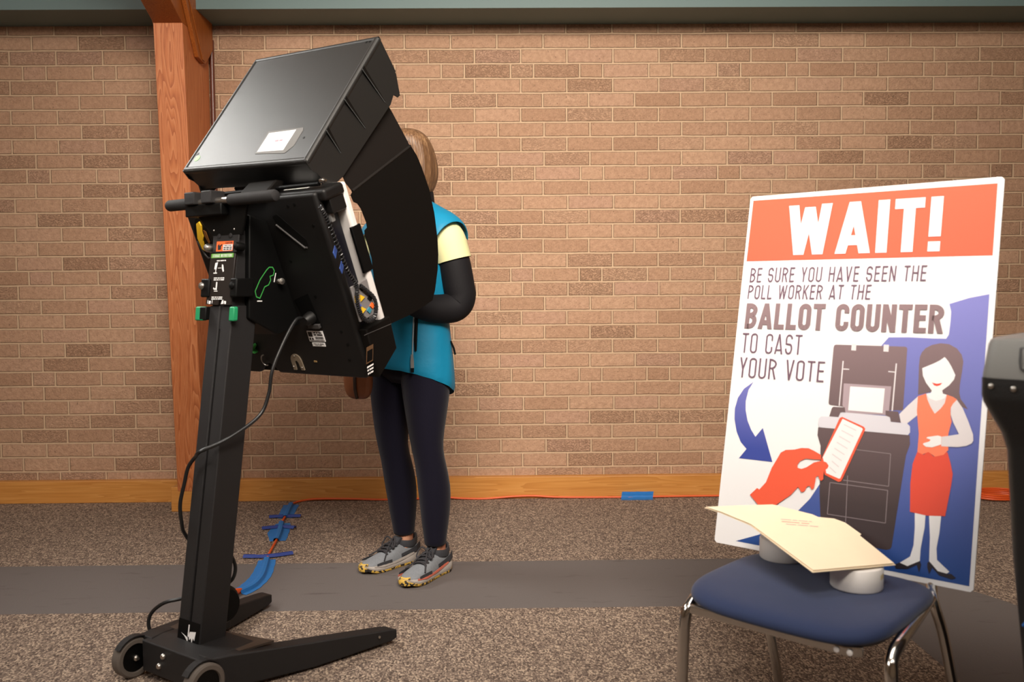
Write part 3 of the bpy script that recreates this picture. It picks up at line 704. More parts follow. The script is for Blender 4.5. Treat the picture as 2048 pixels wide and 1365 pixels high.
# --- lid: clamshell tray standing open
LT = radians(2.6)              # the hood sits slightly skewed on its hinge
def lp(n=0.0):    # back panel plane of the lid: (l, u); n towards the voter
    def f(p):
        l = -.0345 + p[0]*cos(LT) + p[1]*sin(LT); u = p[1]*cos(LT) - p[0]*sin(LT)
        return q3(.300+.574*u+.819*n, l, 1.4153+.819*u-.574*n)
    return f
def lidw(u): return .281-.001*(u/.475)
W0, W1, U1 = lidw(0), lidw(.475), .475
b = MB(); b.prism([(-W0, 0), (W0, 0), (W1, U1), (-W1, U1)], lp(0), lp(.006))
o_ = .006
def wall(s):
    # side wall outline in (u, n)
    pts = [(0, 0), (U1, 0), (.440, .115), (.402, .163), (.392, .161), (.385, .142), (.352, .150), (.055, .128), (.035, .122), (.0, .112), (-.012, .085), (.004, .062), (-.006, .03)]
    b.prism(pts, lambda p: lp(p[1])((s*lidw(p[0]), p[0])), lambda p: lp(p[1])((s*(lidw(p[0])-.005), p[0])))
wall(1); wall(-1)
b.prism([(-W0, 0), (W0, 0), (W0, .085), (-W0, .085)], lambda p: lp(p[1])((p[0], 0)), lambda p: lp(p[1])((p[0], .006)))
b.prism([(-W1, 0), (W1, 0), (W1-.002, .11), (-W1+.002, .11)], lambda p: lp(p[1])((p[0], U1-.25*p[1])), lambda p: lp(p[1])((p[0], U1-.006-.25*p[1])))
lid = b.build('hood_lid', M['lid'], vm)
# rounded corner rails of the hood
b = MB()
R_ = .012
def railpts(): return [lp(.004)((W0-.006, .004)), lp(.004)((W1-.006, U1-.004))]
for s in (1, -1):
    b.tube([lp(.0075)((s*(W0-.0075), .006)), lp(.0075)((s*(W1-.0075), U1-.006))], .0105, 14)
b.tube([lp(.0075)((-(W0-.0075), .0075)), lp(.0075)((W0-.0075, .0075))], .0105, 14)
b.tube([lp(.0075)((-(W1-.0075), U1-.0075)), lp(.0075)((W1-.0075, U1-.0075))], .0105, 14)
for s in (1, -1):
    b.ball(lp(.0075)((s*(W0-.0075), .0075)), .0105, 14); b.ball(lp(.0075)((s*(W1-.0075), U1-.0075)), .0105, 14)
b.build('rounded_edge', M['lid'], lid, smooth=True)
for u0, u1, n1 in ((.350, .342, .128), (.233, .226, .112), (.118, .105, .082)):
    l_ = lidw(u0)
    b = MB(); vs = [lp(.004)((l_+.0052, u0+.010)), lp(.004)((l_+.0052, u0-.002)), lp(n1)((l_+.0006, u1)), lp(.003)((l_+.0006, u0+.014)), lp(.003)((l_+.0090, u0-.004)), lp(n1*.55)((l_+.0055, (u0+u1)/2-.004))]
    b.add(vs, [(0, 1, 5, 3), (3, 5, 2), (1, 4, 5), (0, 1, 4)]); b.add([lp(.006)((l_+.0058, u0+.008)), lp(.006)((l_+.0100, u0-.006)), lp(n1)((l_+.0012, u1-.003)), lp(n1)((l_+.0008, u1+.001))], [(0, 1, 2, 3)])
    b.build('side_louver', M['matte_black'], lid)
    b = MB(); b.tube([lp(.002)((l_+.0085, u0-.006)), lp(n1)((l_+.0012, u1-.003))], .0014, 6); b.build('louver_edge', mat('louver_edge', rgb(72, 74, 74), .35), lid)
b = MB(); b.prism([(.034, .130), (.185, .130), (.191, .120), (.191, .062), (.170, .036), (.036, .044)], lp(-.001), lp(0)); slv = b.build('clear_label_sleeve', M['clear'], lid)
b = MB(); b.flat([(.043, .122), (.160, .124), (.157, .048), (.041, .050)], lp(-.0016)); pp = b.build('paper_insert', M['paper'], slv)
b = MB()
M['pink_ink'] = mat('red_ink', rgb(196, 130, 140), .6); M['grey_ink'] = mat('grey_ink', rgb(196, 192, 198), .6)
greek(b, '6 5', rquad(.094, .084, .128, .090), lp(-.0022)); b.build('red_word', M['pink_ink'], pp)
b = MB()
for k, tx in enumerate(('4 6 3', '3 6', '5 5', '4 4 6')):
    b = MB(); z_ = (.112, .100, .070, .058)[k]; greek(b, tx, rquad(.068, z_, .140, z_+.003), lp(-.0022)); b.build('grey_line', M['grey_ink'], pp)
b = MB(); b.lathe(lp(-.0001)((-.245, .048)), q3(-.819, 0, .574), [(.0115, 0), (.0115, .0008), (0, .0008)], 20); b.build('green_dot_sticker', M['green_dot'], lid)
b = MB()
for l, u in ((-.264, .066), (-.257, .068), (.240, .458), (.254, .458), (.0, .465), (.214, .090)): b = MB(); b.lathe(lp(-.0001)((l, u)), q3(-.819, 0, .574), [(.0042, 0), (.0042, .0006), (0, .0006)], 10); b.build('rivet_hole', M['dark'], lid)
# --- privacy wings hanging from the hood sides
wing1 = [(0.627, 1.613), (0.646, 1.594), (0.728, 1.501), (0.474, 1.341), (0.449, 1.362), (0.438, 1.380)]
wing2 = [(0.728, 1.501), (0.756, 1.474), (0.779, 1.439), (0.814, 1.374), (0.837, 1.301), (0.851, 1.221), (0.854, 1.169), (0.850, 1.121), (0.835, 1.054), (0.822, 1.023), (0.775, 1.003), (0.708, 0.978), (0.625, 0.955), (0.580, 0.961), (0.566, 1.001), (0.562, 1.058), (0.548, 1.152), (0.522, 1.215), (0.520, 1.231), (0.531, 1.240), (0.527, 1.256), (0.507, 1.292), (0.493, 1.306), (0.477, 1.310), (0.466, 1.328), (0.474, 1.341)]
M['wing1'] = mat('hood_flap', rgb(22, 18, 16), .6, spec=.25)
for s in (1, -1):
    if s < 0: w2 = [p for p in wing2]
    else: w2 = wing2
    b = MB(); side(b, wing1, s*.2365, s*.2390); wg = b.build('privacy_wing', M['wing1'], vm)
    b = MB(); side(b, w2, s*.2395, s*.2420); b.build('lower_flap', M['matte_black'], wg)
    b = MB(); b.tube([q3(0.474, s*.2395, 1.341), q3(0.728, s*.2395, 1.501)], .0045, 8); b.build('fold_crease', M['wing1'], wg, smooth=True)
# power brick behind the column
b = MB(); b.lathe(q3(.163, -.056, .180), q3(0, 1, 0), [(0, 0), (.045, 0), (.055, .012), (.055, .075), (.045, .09), (0, .09)], 24); pb = b.build('cord_reel_housing', M['dark'], vm, smooth=True)
b = MB(); box3(b, (.25, .33), (-.235, -.165), (.022, .066)); b.build('base_block', M['steel_black'], vm, bevel=.006)
# ------------------------------------------------------------------ cables and blue painter's tape on the carpet
M['cord'] = mat('black_cord', rgb(24, 24, 25), .35, spec=.5)
M['orange_cord'] = mat('orange_cord', rgb(226, 92, 34), .45)
M['tape'] = mat('blue_painters_tape', rgb(34, 116, 190), .6, bump=.4, bscale=300, vary=.12, vscale=40)
M['tape_dark'] = mat('dark_blue_tape', rgb(38, 60, 140), .6)
def mw(a, l, z): return MO @ q3(a, l, z)
b = MB()
P1 = [mw(*p) for p in ((.405, .100, .975), (.378, .100, .972), (.335, .100, .917), (.290, .098, .835), (.276, .095, .765), (.245, .088, .706), (.150, .075, .655), (.085, .045, .628), (.100, .0, .606), (.098, -.030, .575), (.095, -.045, .53), (.090, -.060, .47), (.100, -.070, .415), (.115, -.080, .38), (.14, -.07, .345), (.190, -.02, .330), (.206, .004, .306), (.216, .008, .270), (.207, .004, .238), (.190, -.02, .218), (.17, -.05, .20), (.11, -.10, .19), (.085, -.14, .178), (.07, -.175, .15), (.062, -.183, .12), (.065, -.175, .085), (.075, -.165, .06), (.10, -.15, .05))]
sm = smooth_path(P1, 8); b.tube(sm, .0052, 10)
o = b.build('power_cord', M['cord'], smooth=True)
tag(o, 'black power cord draped from the voting machine down its column to the base', 'cord')
b = MB()
YB = D-.044-.010
OC = [(-.985, 2.985, .02), (-.938, 3.075, .006), (-.905, 3.16, .006), (-.900, 3.305, .006), (-.933, 3.526, .006), (-.957, 3.756, .006), (-.969, 3.874, .006), (-1.000, 4.01, .006), (-1.012, 4.116, .006), (-1.025, 4.24, .006), (-1.045, 4.40, .006), (-1.01, 4.475, .008), (-.93, YB, .012), (-.75, YB, .010), (-.605, YB-.005, .006), (-.42, YB, .008), (-.295, YB, .014), (-.217, YB-.002, .008), (-.089, YB-.006, .006), (.05, YB, .014), (.16, YB, .016), (.293, YB, .008), (.593, YB-.004, .006), (.769, YB-.003, .007), (1.089, YB, .007), (1.6, YB, .007), (2.1, YB, .007), (2.35, YB, .006)]
b.tube(smooth_path(OC, 8), .0048, 8)
cx, cy = 2.46, 4.40
b.tube(smooth_path([(2.35, YB, .006)]+[(cx+.125*(1-.06*k/8)*cos(radians(150-k*45)), cy+.075*sin(radians(150-k*45)), .006+.0035*k/3) for k in range(0, 30)], 5), .0048, 8)
b.lathe((-.938, 3.075, .012), (.4, .9, 0), [(0, -.03), (.013, -.03), (.014, 0), (.010, .03), (.006, .045), (0, .045)], 12)
o = b.build('extension_cord', M['orange_cord'], smooth=True)
tag(o, 'orange extension cord running over the carpet and along the honey oak baseboard', 'cord')
def tape(name, path, widths, label, mt, z=.0150, over=True, group=None):
    """strip of tape laid over the carpet, humped over the cord underneath; widths = (left, right) about the path"""
    b = MB(); P = smooth_path([(x, y, 0) for x, y in path], 6); rings = []
    n = len(P)
    for i, p in enumerate(P):
        t = (P[min(i+1, n-1)]-P[max(i-1, 0)]).normalized(); s = Vector((-t.y, t.x, 0)); f = i/(n-1)*(len(widths)-1)
        k = min(int(f), len(widths)-2); f -= k
        wl = widths[k][0]*(1-f)+widths[k+1][0]*f; wr = widths[k][1]*(1-f)+widths[k+1][1]*f
        j = .001*sin(i*1.7)
        prof = [(wl+j, .0012), (wl*.6, .0016), (.013, .0022), (.009, z-.002), (0, z), (-.009, z-.002), (-.013, .0022), (-wr*.6, .0016), (-wr+j, .0012)]
        if not over: prof = [(a, .0045 if abs(a) > .006 else .0135) for a, h in prof]
        rings.append([p+s*a+Vector((0, 0, h)) for a, h in prof])
    b.loft(rings, cap=False, closed=False)
    o = b.build(name, mt, solid=.0008); tag(o, label, 'tape', 'blue tape over the orange cord'); return o
tape('painters_tape', [(-.925, 3.105), (-.898, 3.17), (-.893, 3.26), (-.905, 3.36), (-.930, 3.50)], [(.045, .035), (.050, .030), (.040, .036), (.030, .036)], 'longest blue tape strip over the orange cord, crossing the dark carpet band', M['tape'])
tape('painters_tape', [(-.960, 3.77), (-.980, 3.91), (-1.008, 4.06)], [(.024, .040), (.052, .042), (.022, .040)], 'middle wide patch of blue tape over the orange cord on brown carpet', M['tape'])
tape('painters_tape', [(-1.015, 4.16), (-1.03, 4.27), (-1.048, 4.42)], [(.032, .035), (.036, .036), (.036, .040)], 'blue tape strip over the orange cord nearest the brick wall', M['tape'])
tape('cross_tape', [(-1.03, 3.535), (-.932, 3.535), (-.845, 3.575)], [(.010, .010), (.010, .010)], 'narrow dark blue tape lying crosswise at the far end of the longest strip', M['tape_dark'], over=False)
tape('cross_tape', [(-1.07, 3.96), (-.985, 3.985), (-.925, 3.965)], [(.009, .009), (.009, .009)], 'narrow dark blue tape lying crosswise over the middle tape patch', M['tape_dark'], over=False)
tape('cross_tape', [(-1.09, 4.165), (-1.02, 4.175), (-.945, 4.175)], [(.009, .009), (.009, .009)], 'narrow dark blue tape lying crosswise near the wall-side tape strip', M['tape_dark'], over=False)
def wall_tape(x0, x1, sk, label):
    b = MB(); rings = []
    y = D-.044
    for k in range(9):
        f = k/8; x = x0+(x1-x0)*f
        pr = [(y-.0012, .030), (y-.0014, .018), (YB-.007, .013), (YB-.0085, .006), (YB-.024, .0012), (YB-.050, .0012)]
        rings.append([(x+sk*(1-i/5), q[0], q[1]+.0006*sin(k*2)) for i, q in enumerate(pr)])
    b.loft(rings, cap=False, closed=False); o = b.build('painters_tape', M['tape'], solid=.0008); tag(o, label, 'tape', 'blue tape over the orange cord')
wall_tape(.595, .755, .012, 'blue tape holding the orange cord to the baseboard, right of the person')
wall_tape(-.50, -.435, .0, 'small blue tape on the baseboard cord seen between the person\'s legs')
# ------------------------------------------------------------------ person
M['skin'] = mat('skin', rgb(205, 150, 122), .5, spec=.4, bump=.1, bscale=300)
M['navy'] = mat('navy_leggings', rgb(19, 17, 32), .8, spec=.12, bump=.2, bscale=500, sheen=.1)
M['vest'] = mat('turquoise_vest', rgb(14, 128, 168), .55, spec=.35, bump=1.0, bscale=30, vary=.09, vscale=14)
M['vest_in'] = mat('dark_vest_lining', rgb(20, 56, 66), .7)
M['shirt'] = mat('pale_yellow_shirt', rgb(222, 218, 166), .8, bump=.25, bscale=500)
M['sleeve'] = mat('black_sleeve', rgb(16, 14, 18), .75, spec=.3, bump=.3, bscale=90)
M['reflect'] = mat('grey_piping', rgb(150, 168, 178), .45)
M['zip'] = mat('silver_zip', rgb(176, 174, 172), .35, metal=.6)
M['shoe_grey'] = mat('grey_mesh_shoe', rgb(132, 136, 142), .75, bump=.5, bscale=700, vary=.22, vscale=160)
M['shoe_dark'] = mat('charcoal_overlay', rgb(54, 55, 60), .7)
M['shoe_sole'] = mat('pale_grey_foam', rgb(176, 168, 162), .65, vary=.1, vscale=60)
def outsole_material():
    m, nt, b = new_mat('yellow_black_outsole'); N = NX(nt)
    tc = nt.nodes.new('ShaderNodeTexCoord')
    f = N.noise(N.mapping(tc.outputs['Object'], (1, 1, 1)), 95, 2, .5)
    c = N.ramp(f, [(.50, rgb(216, 176, 78)), (.54, rgb(44, 40, 38))])
    nt.links.new(c, b.inputs['Base Color']); b.inputs['Roughness'].default_value = .65
    return m
M['shoe_yellow'] = outsole_material()
M['shoe_orange'] = mat('coral_stripe', rgb(206, 112, 92), .6)
M['lace'] = mat('dark_lace', rgb(52, 50, 54), .8)
M['sock'] = mat('ankle_skin', rgb(196, 132, 104), .6)
M['eye'] = mat('eye_white', rgb(230, 226, 220), .25)
M['lips'] = mat('lips', rgb(172, 92, 84), .45)
def hair_material():
    m, nt, b = new_mat('light_brown_hair'); N = NX(nt)
    tc = nt.nodes.new('ShaderNodeTexCoord')
    v = N.mapping(tc.outputs['Object'], (1, 1, .06))
    f = N.noise(v, 240, 4, .65); g = N.noise(v, 40, 3, .6)
    c = N.ramp(N.op('ADD', N.op('MULTIPLY', f, .6), N.op('MULTIPLY', g, .4)), [(.34, rgb(62, 40, 26)), (.5, rgb(108, 77, 52)), (.66, rgb(160, 124, 90))])
    nt.links.new(c, b.inputs['Base Color']); b.inputs['Roughness'].default_value = .42
    bp_ = nt.nodes.new('ShaderNodeBump'); bp_.inputs['Strength'].default_value = .6; bp_.inputs['Distance'].default_value = .003
    nt.links.new(f, bp_.inputs['Height']); nt.links.new(bp_.outputs[0], b.inputs['Normal'])
    return m
M['hair'] = hair_material()

PH = atan2(-.65, .76)                     # her left-hand side points this way
PM = Matrix.Translation((-.367, 3.333, 0)) @ Matrix.Rotation(PH, 4, 'Z')
# in her frame: x to her left, y backwards ... so forward is -y
person = empty('person', (0, 0, 0), PM)
tag(person, 'person in turquoise vest, yellow shirt and navy leggings standing behind the voting machine hood', 'person')
def pf(l, f, z): return Vector((l, -f, z))
def ring(l, f, z, rl, rf, n=20, rb=None, tl=0.0, tf=0.0, ph=0.0):
    """tl / tf tilt the ring: extra height per unit l / f offset"""
    out = []
    for k in range(n):
        a = 2*pi*k/n+ph; dl = rl*cos(a); df = (rf if sin(a) > 0 else (rb or rf))*sin(a)
        out.append(pf(l+dl, f+df, z+tl*dl+tf*df))
    return out
def limb(b, pts, n=16):
    """tube through (l, f, z, radius)"""
    sp_ = smooth_path([(p[0], -p[1], p[2]) for p in pts], 5); rs = []
    R = [p[3] for p in pts]
    for i in range(len(pts)-1):
        for k in range(5): rs.append(R[i]*(1-k/5)+R[i+1]*k/5)
    rs.append(R[-1]); b.tube(sp_, rs, n)

# skeleton -> skin
def skin_body():
    V, E, Rr = [], [], []
    def v(l, f, z, r, rb=None):
        V.append(tuple(pf(l, f, z))); Rr.append((r, rb or r)); return len(V)-1
    def chain(pts, start=None):
        last = start
        for p in pts:
            i = v(*p)
            if last is not None: E.append((last, i))
            last = i
        return last
    pel = v(0, -.03, .86, .10, .085)
    ch = chain([(0, -.035, .98, .095, .08), (0, -.045, 1.12, .10, .085), (0, -.06, 1.25, .10, .08)], pel)
    chain([(0, -.06, 1.36, .06), (0, -.05, 1.42, .050), (0, -.035, 1.47, .052)], ch)
    for s in (1, -1):
        kx = .105 if s > 0 else .085
        af = -.05 if s > 0 else -.075
        chain([(s*.085, -.035, .78, .070), (s*.092, -.028, .64, .058), (s*kx, -.022, .47, .040), (s*kx, af-.004, .33, .040), (s*kx, af-.005, .12, .026), (s*kx, af, .06, .026), (s*kx, af+.07, .045, .020)], pel)
        el = (.196, -.085, 1.02) if s > 0 else (-.205, .0, 1.05)
        wr = (.105, .135, 1.03) if s > 0 else (-.09, .22, 1.12)
        mid = tuple((a+c)/2 for a, c in zip(el, wr)); mid = (mid[0]+.018*s, mid[1]-.02, mid[2]-.028)
        chain([(s*.150, -.065, 1.262, .046), (s*.178, -.078, 1.17, .038), (el[0], el[1], el[2], .032), (mid[0], mid[1], mid[2], .030), (wr[0], wr[1], wr[2], .024)], ch)
    me = bpy.data.meshes.new('tmp'); me.from_pydata(V, E, [])
    o = bpy.data.objects.new('tmp', me); COL.objects.link(o)
    sk = o.modifiers.new('s', 'SKIN'); sk.use_smooth_shade = True
    for i, r in enumerate(Rr):
        me.skin_vertices[0].data[i].radius = r
        me.skin_vertices[0].data[i].use_root = (i == 0)
    ss = o.modifiers.new('u', 'SUBSURF'); ss.levels = 2
    dg = bpy.context.evaluated_depsgraph_get(); ev = o.evaluated_get(dg)
    res = bpy.data.meshes.new_from_object(ev)
    b = MB(); b.add([p.co[:] for p in res.vertices], [tuple(p.vertices) for p in res.polygons])
    bpy.data.objects.remove(o); bpy.data.meshes.remove(res)
    return b
b = skin_body()
# head: rings from neck to crown, face towards +f
HL, HF, HZ = .012, -.026, 1.532
prof = [(-.125, .030, .050, .038), (-.112, .042, .078, .050), (-.095, .052, .086, .064), (-.070, .060, .090, .078), (-.045, .066, .092, .088), (-.020, .070, .093, .094), (0, .073, .092, .098), (.025, .075, .092, .101), (.055, .073, .086, .098), (.080, .063, .072, .084), (.098, .046, .050, .060), (.109, .022, .024, .028)]
rings = []
for dz, rl, rf, rb in prof:
    rg = []
    for k in range(28):
        a = 2*pi*k/28; dl = rl*cos(a); df = (rf if sin(a) > 0 else rb)*sin(a)
        fr_ = max(0, sin(a))**24
        nose = {-.045: .012, -.020: .030, 0: .014, .025: .004}.get(dz, 0)*fr_
        sock = -.008*max(0, 1-abs(abs(a-pi/2)-.42)/.22) if dz in (0, .025) else 0
        rg.append(pf(HL+dl, HF+df+nose+sock, HZ+dz))
    rings.append(rg)
b.loft(rings)
for s in (1, -1):   # ears
    b.ball(pf(HL+s*.074, HF-.008, HZ-.012), (.008, .018, .030), 10)
# hands: palm and five separate bent fingers each
def hand(s, wr, fwd, up):
    fwd = Vector(fwd).normalized(); up = Vector(up).normalized(); sd = fwd.cross(up)*(-s)
    W = pf(*wr)
    rings = []
    for d, w_, t_ in ((-.01, .024, .021), (.02, .034, .017), (.055, .040, .015), (.085, .039, .012), (.092, .034, .009)):
        rings.append([W+fwd*d+sd*(w_*cos(2*pi*k/14))+up*(t_*sin(2*pi*k/14)) for k in range(14)])
    b.loft(rings)
    for i, (off, L_) in enumerate(((.029, .070), (.010, .080), (-.010, .074), (-.028, .058))):
        c = .35+.25*i; p = W+fwd*.082+sd*off; path = [p]; d = fwd.copy()
        for q in (.46, .31, .23):
            d = (d - up*c*.45).normalized(); p = p+d*L_*q; path.append(p)
        b.tube(smooth_path(path, 4), [.0088-.0003*k for k in range(13)], 10)
    p = W+fwd*.022+sd*.030; path = [p, p+(fwd*.55+sd*.75).normalized()*.030, p+(fwd*.85+sd*.45-up*.2).normalized()*.058, p+(fwd*.95+sd*.3-up*.35).normalized()*.078]
    b.tube(smooth_path(path, 4), [.0105-.0003*k for k in range(13)], 10)
hand(1, (.105, .135, 1.03), (-.30, -.80, .30), (.1, .35, .9))
hand(-1, (-.09, .22, 1.12), (.15, -.85, .40), (-.1, .4, .9))
b.build('body', M['skin'], person, smooth=True, auto=80)
for s in (1, -1):
    e = MB(); e.ball(pf(HL+s*.031, HF+.079, HZ+.008), .0105, 12); eo = e.build('eye', M['eye'], person, smooth=True)
    e = MB(); e.ball(pf(HL+s*.031, HF+.0865, HZ+.007), (.0052, .0040, .0052), 10); e.build('iris', M['dark'], eo, smooth=True)
    e = MB(); e.tube([pf(HL+s*.014, HF+.091, HZ+.024), pf(HL+s*.031, HF+.088, HZ+.030), pf(HL+s*.048, HF+.076, HZ+.025)], .0028, 6); e.build('eyebrow', M['hair'], person, smooth=True)
e = MB(); e.tube([pf(HL-.022, HF+.086, HZ-.072), pf(HL-.01, HF+.092, HZ-.070), pf(HL+.01, HF+.092, HZ-.070), pf(HL+.022, HF+.086, HZ-.072)], [.003, .0055, .0055, .003], 8); e.build('lips', M['lips'], person, smooth=True)

# hair: chin-length bob, longer at the nape
random.seed(11); LOCK = [random.uniform(-1, 1) for _ in range(120)]
LOCK = [(LOCK[k-1]+2*LOCK[k]+LOCK[(k+1) % 120])/4 for k in range(120)]
b = MB(); rings = []
hp = [(.118, .012, .012, .012, 0), (.113, .040, .045, .036, 0), (.100, .062, .068, .062, 0), (.078, .078, .084, .086, 0), (.045, .087, .072, .106, .02), (.010, .091, .052, .120, .03), (-.025, .093, .045, .128, .03), (-.055, .092, .040, .128, .03), (-.085, .088, .034, .117, .03), (-.112, .078, .026, .096, .03), (-.130, .064, .016, .074, .03)]
for dz, rl, rf, rb, _ in hp:
    rg = []
    for k in range(120):
        a = 2*pi*k/120; lock = LOCK[k]*.022+LOCK[(k*7) % 120]*.008
        w = 1+lock*min(1, max(0, (.118-dz)/.06))
        rg.append(pf(HL+rl*cos(a)*w, HF-.004+(rf if sin(a) > 0 else rb)*sin(a)*w, HZ+dz+.012*LOCK[(k*3) % 120]*(dz < -.1)))
    rings.append(rg)
b.loft(rings); b.build('hair', M['hair'], person, smooth=True, auto=80, sub=1)

# leggings
b = MB()
LL = [(.108, -.052, .105, .040, .043), (.106, -.054, .13, .0405, .044), (.106, -.055, .18, .044, .050), (.107, -.056, .26, .053, .062), (.107, -.052, .33, .058, .066), (.105, -.038, .41, .055, .060), (.102, -.022, .47, .056, .058), (.098, -.022, .54, .066, .068), (.094, -.028, .62, .078, .082), (.088, -.034, .71, .090, .096), (.080, -.038, .79, .086, .100), (.072, -.036, .84, .080, .090)]
RL = [(-.088, -.078, .110, .040, .043), (-.088, -.078, .13, .0405, .044), (-.088, -.076, .18, .044, .050), (-.088, -.072, .26, .053, .062), (-.088, -.062, .33, .058, .066), (-.088, -.044, .41, .055, .060), (-.088, -.024, .47, .056, .058), (-.088, -.022, .54, .066, .068), (-.088, -.028, .62, .078, .082), (-.086, -.034, .71, .090, .096), (-.080, -.038, .79, .086, .100), (-.072, -.036, .84, .080, .090)]
for rr_ in (LL, RL):
    rings = []
    for i, (l, f, z, a_, c_) in enumerate(rr_):
        if i < 3:
            w_ = 1+.05*(-1)**i
        else: w_ = 1
        rings.append(ring(l, f, z, a_*w_, c_*w_, 22))
    b.loft(rings)
rings = [ring(0, -.034, z, rl, rf, 26) for z, rl, rf in ((.70, .150, .088), (.78, .160, .104), (.84, .150, .098), (.90, .130, .085))]
b.loft(rings); b.build('leggings', M['navy'], person, smooth=True, auto=80, sub=1)

# shirt: yellow short sleeves, black long sleeves and collar underneath
b = MB()
rings = [ring(0, -.04, .90, .148, .098, 24), ring(0, -.045, 1.05, .150, .105, 24), ring(0, -.055, 1.2, .165, .112, 24), ring(0, -.06, 1.30, .165, .100, 24), ring(0, -.058, 1.36, .10, .075, 24), ring(0, -.055, 1.39, .066, .062, 24)]
b.loft(rings)
SLV = {1: [(.105, -.060, 1.262, .060), (.146, -.066, 1.258, .066), (.168, -.072, 1.235, .068), (.182, -.078, 1.19, .067), (.188, -.082, 1.163, .067)],
       -1: [(-.105, -.060, 1.262, .060), (-.150, -.056, 1.258, .066), (-.172, -.048, 1.235, .066), (-.190, -.036, 1.19, .065), (-.197, -.030, 1.163, .065)]}
for s in (1, -1): limb(b, SLV[s], 20)
b.build('shirt', M['shirt'], person, smooth=True, auto=60)
b = MB()
limb(b, [(.176, -.077, 1.21, .058), (.190, -.084, 1.15, .061), (.199, -.094, 1.08, .060), (.203, -.100, 1.03, .058), (.190, -.080, .995, .057), (.162, .0, .990, .052), (.130, .09, 1.015, .042), (.106, .132, 1.030, .031)], 18)
limb(b, [(-.188, -.040, 1.21, .056), (-.205, -.015, 1.15, .056), (-.207, .0, 1.06, .053), (-.19, .05, 1.05, .050), (-.13, .15, 1.085, .040), (-.092, .216, 1.118, .031)], 18)
rng_ = [ring(HL*.5, -.066, z, rl, rf, 22, tf=-.15) for z, rl, rf in ((1.345, .080, .078), (1.375, .076, .078), (1.405, .073, .076), (1.425, .069, .072), (1.42, .060, .064))]
b.loft(rng_)
b.build('black_underlayer', M['sleeve'], person, smooth=True, auto=70, sub=1)

# vest: dropped tail at the back, flared shoulder caps
b = MB(); rings = []
def vr(z, rl, rf, rb, drop=0.0, wr=0.0, l=0.0, f=-.045, n=48):
    rg = []
    for k in range(n):
        a = 2*pi*k/n; dl = rl*cos(a); s_ = sin(a); df = (rf if s_ > 0 else rb)*s_
        w = 1+wr*(sin(k*1.7+z*20)*.6+sin(k*3.1+z*43)*.4)
        rg.append(pf(l+dl*w, f+df*w, z-drop*(1-s_)/2 + wr*.10*sin(k*2.3)))
    return rg
for a in ((.772, .180, .134, .132, .118, .014), (.785, .186, .140, .136, .112, .012), (.82, .184, .138, .133, .085, .010), (.88, .178, .134, .126, .045, .014), (.95, .166, .128, .116, .02, .012), (1.02, .166, .128, .114, .0, .010), (1.10, .172, .128, .114, 0, .006), (1.18, .178, .126, .113, 0, .004), (1.26, .180, .118, .110, 0, .002), (1.30, .158, .104, .100, 0, 0), (1.345, .120, .088, .088, 0, 0), (1.378, .090, .072, .074, 0, 0), (1.395, .072, .066, .068, 0, 0)):
    z, rl, rf, rb, dr, wr = a
    rings.append(vr(z, rl, rf, rb, dr, wr, f=-.045 if z < 1.2 else -.055))
b.loft(rings, cap=False)
vest = b.build('vest', [M['vest']], person, smooth=True, auto=80, sub=1)
# shoulder caps reaching over the sleeves
for s in (1, -1):
    c = MB(); rings = []
    yo = 0 if s > 0 else .012
    for i, (l, z, hw) in enumerate(((.070, 1.392, .058), (.105, 1.374, .074), (.145, 1.354, .084), (.185, 1.337, .088), (.218, 1.312, .086), (.226, 1.300, .083))):
        rg = []
        for k in range(13):
            an = radians(-78+156*k/12)
            rg.append(pf(s*(l - .035*(1-cos(an))), -.064+yo+hw*sin(an)*1.05, z-.085*(1-cos(an))))
        rings.append(rg)
    c.loft(rings, cap=False, closed=False)
    c.build('shoulder_cap', M['vest'], vest, smooth=True, auto=80, solid=.004, sub=1)
def on_vest(a_deg, z, out=.002):
    """point on the vest front surface at angle a (0 = her left, 90 = front)"""
    a = radians(a_deg); best = None
    tab = [(.70, .186, .142, .136), (.83, .184, .138, .132), (.95, .168, .129, .117), (1.10, .172, .128, .114), (1.18, .178, .126, .113), (1.26, .180, .118, .110), (1.305, .156, .104, .100), (1.345, .120, .088, .088), (1.378, .090, .072, .074)]
    for i in range(len(tab)-1):
        if tab[i][0] <= z <= tab[i+1][0]:
            t_ = (z-tab[i][0])/(tab[i+1][0]-tab[i][0]); q = [tab[i][j]*(1-t_)+tab[i+1][j]*t_ for j in range(4)]
    f0 = -.045-.01*min(1, max(0, (z-1.1)/.1))
    return pf((q[1]+out)*cos(a), f0+((q[2] if sin(a) > 0 else q[3])+out)*sin(a), z)
c = MB(); c.tube([on_vest(a, z, .003) for a, z in ((50, .81), (50, .83), (49, .88), (47, .95), (45, .99))], .0028, 8); zz = c.build('pocket_zip', M['reflect'], vest, smooth=True)
c = MB(); c.tube([on_vest(a, z, .002) for a, z in ((46, .84), (45.5, .88), (43.5, .95), (42.5, .985))], [.004, .006, .006, .004], 8); c.build('pocket_opening', M['dark'], vest, smooth=True)
c = MB(); p0 = on_vest(50.5, .828, .008); p1 = on_vest(50, .780, .012); p2 = on_vest(50, .764, .013)
c.tube([p0, (p0+p1)/2, p1], [.004, .0065, .0065], 6); c.build('zip_pull', M['zip'], zz, smooth=True)
c = MB(); c.tube([p1, p2], [.0065, .006], 6); c.build('pull_tab', M['dark'], zz)
c = MB(); c.tube([on_vest(90, z, .002) for z in (.79, .85, .95, 1.05, 1.15, 1.25, 1.33, 1.37)], .003, 6); c.build('front_zip', M['dark'], vest, smooth=True)
c = MB(); c.tube([on_vest(-20, .87, -.004), on_vest(-21, .845, .004), on_vest(-21, .82, .008)], .004, 6); c.build('hem_toggle', M['dark'], vest)
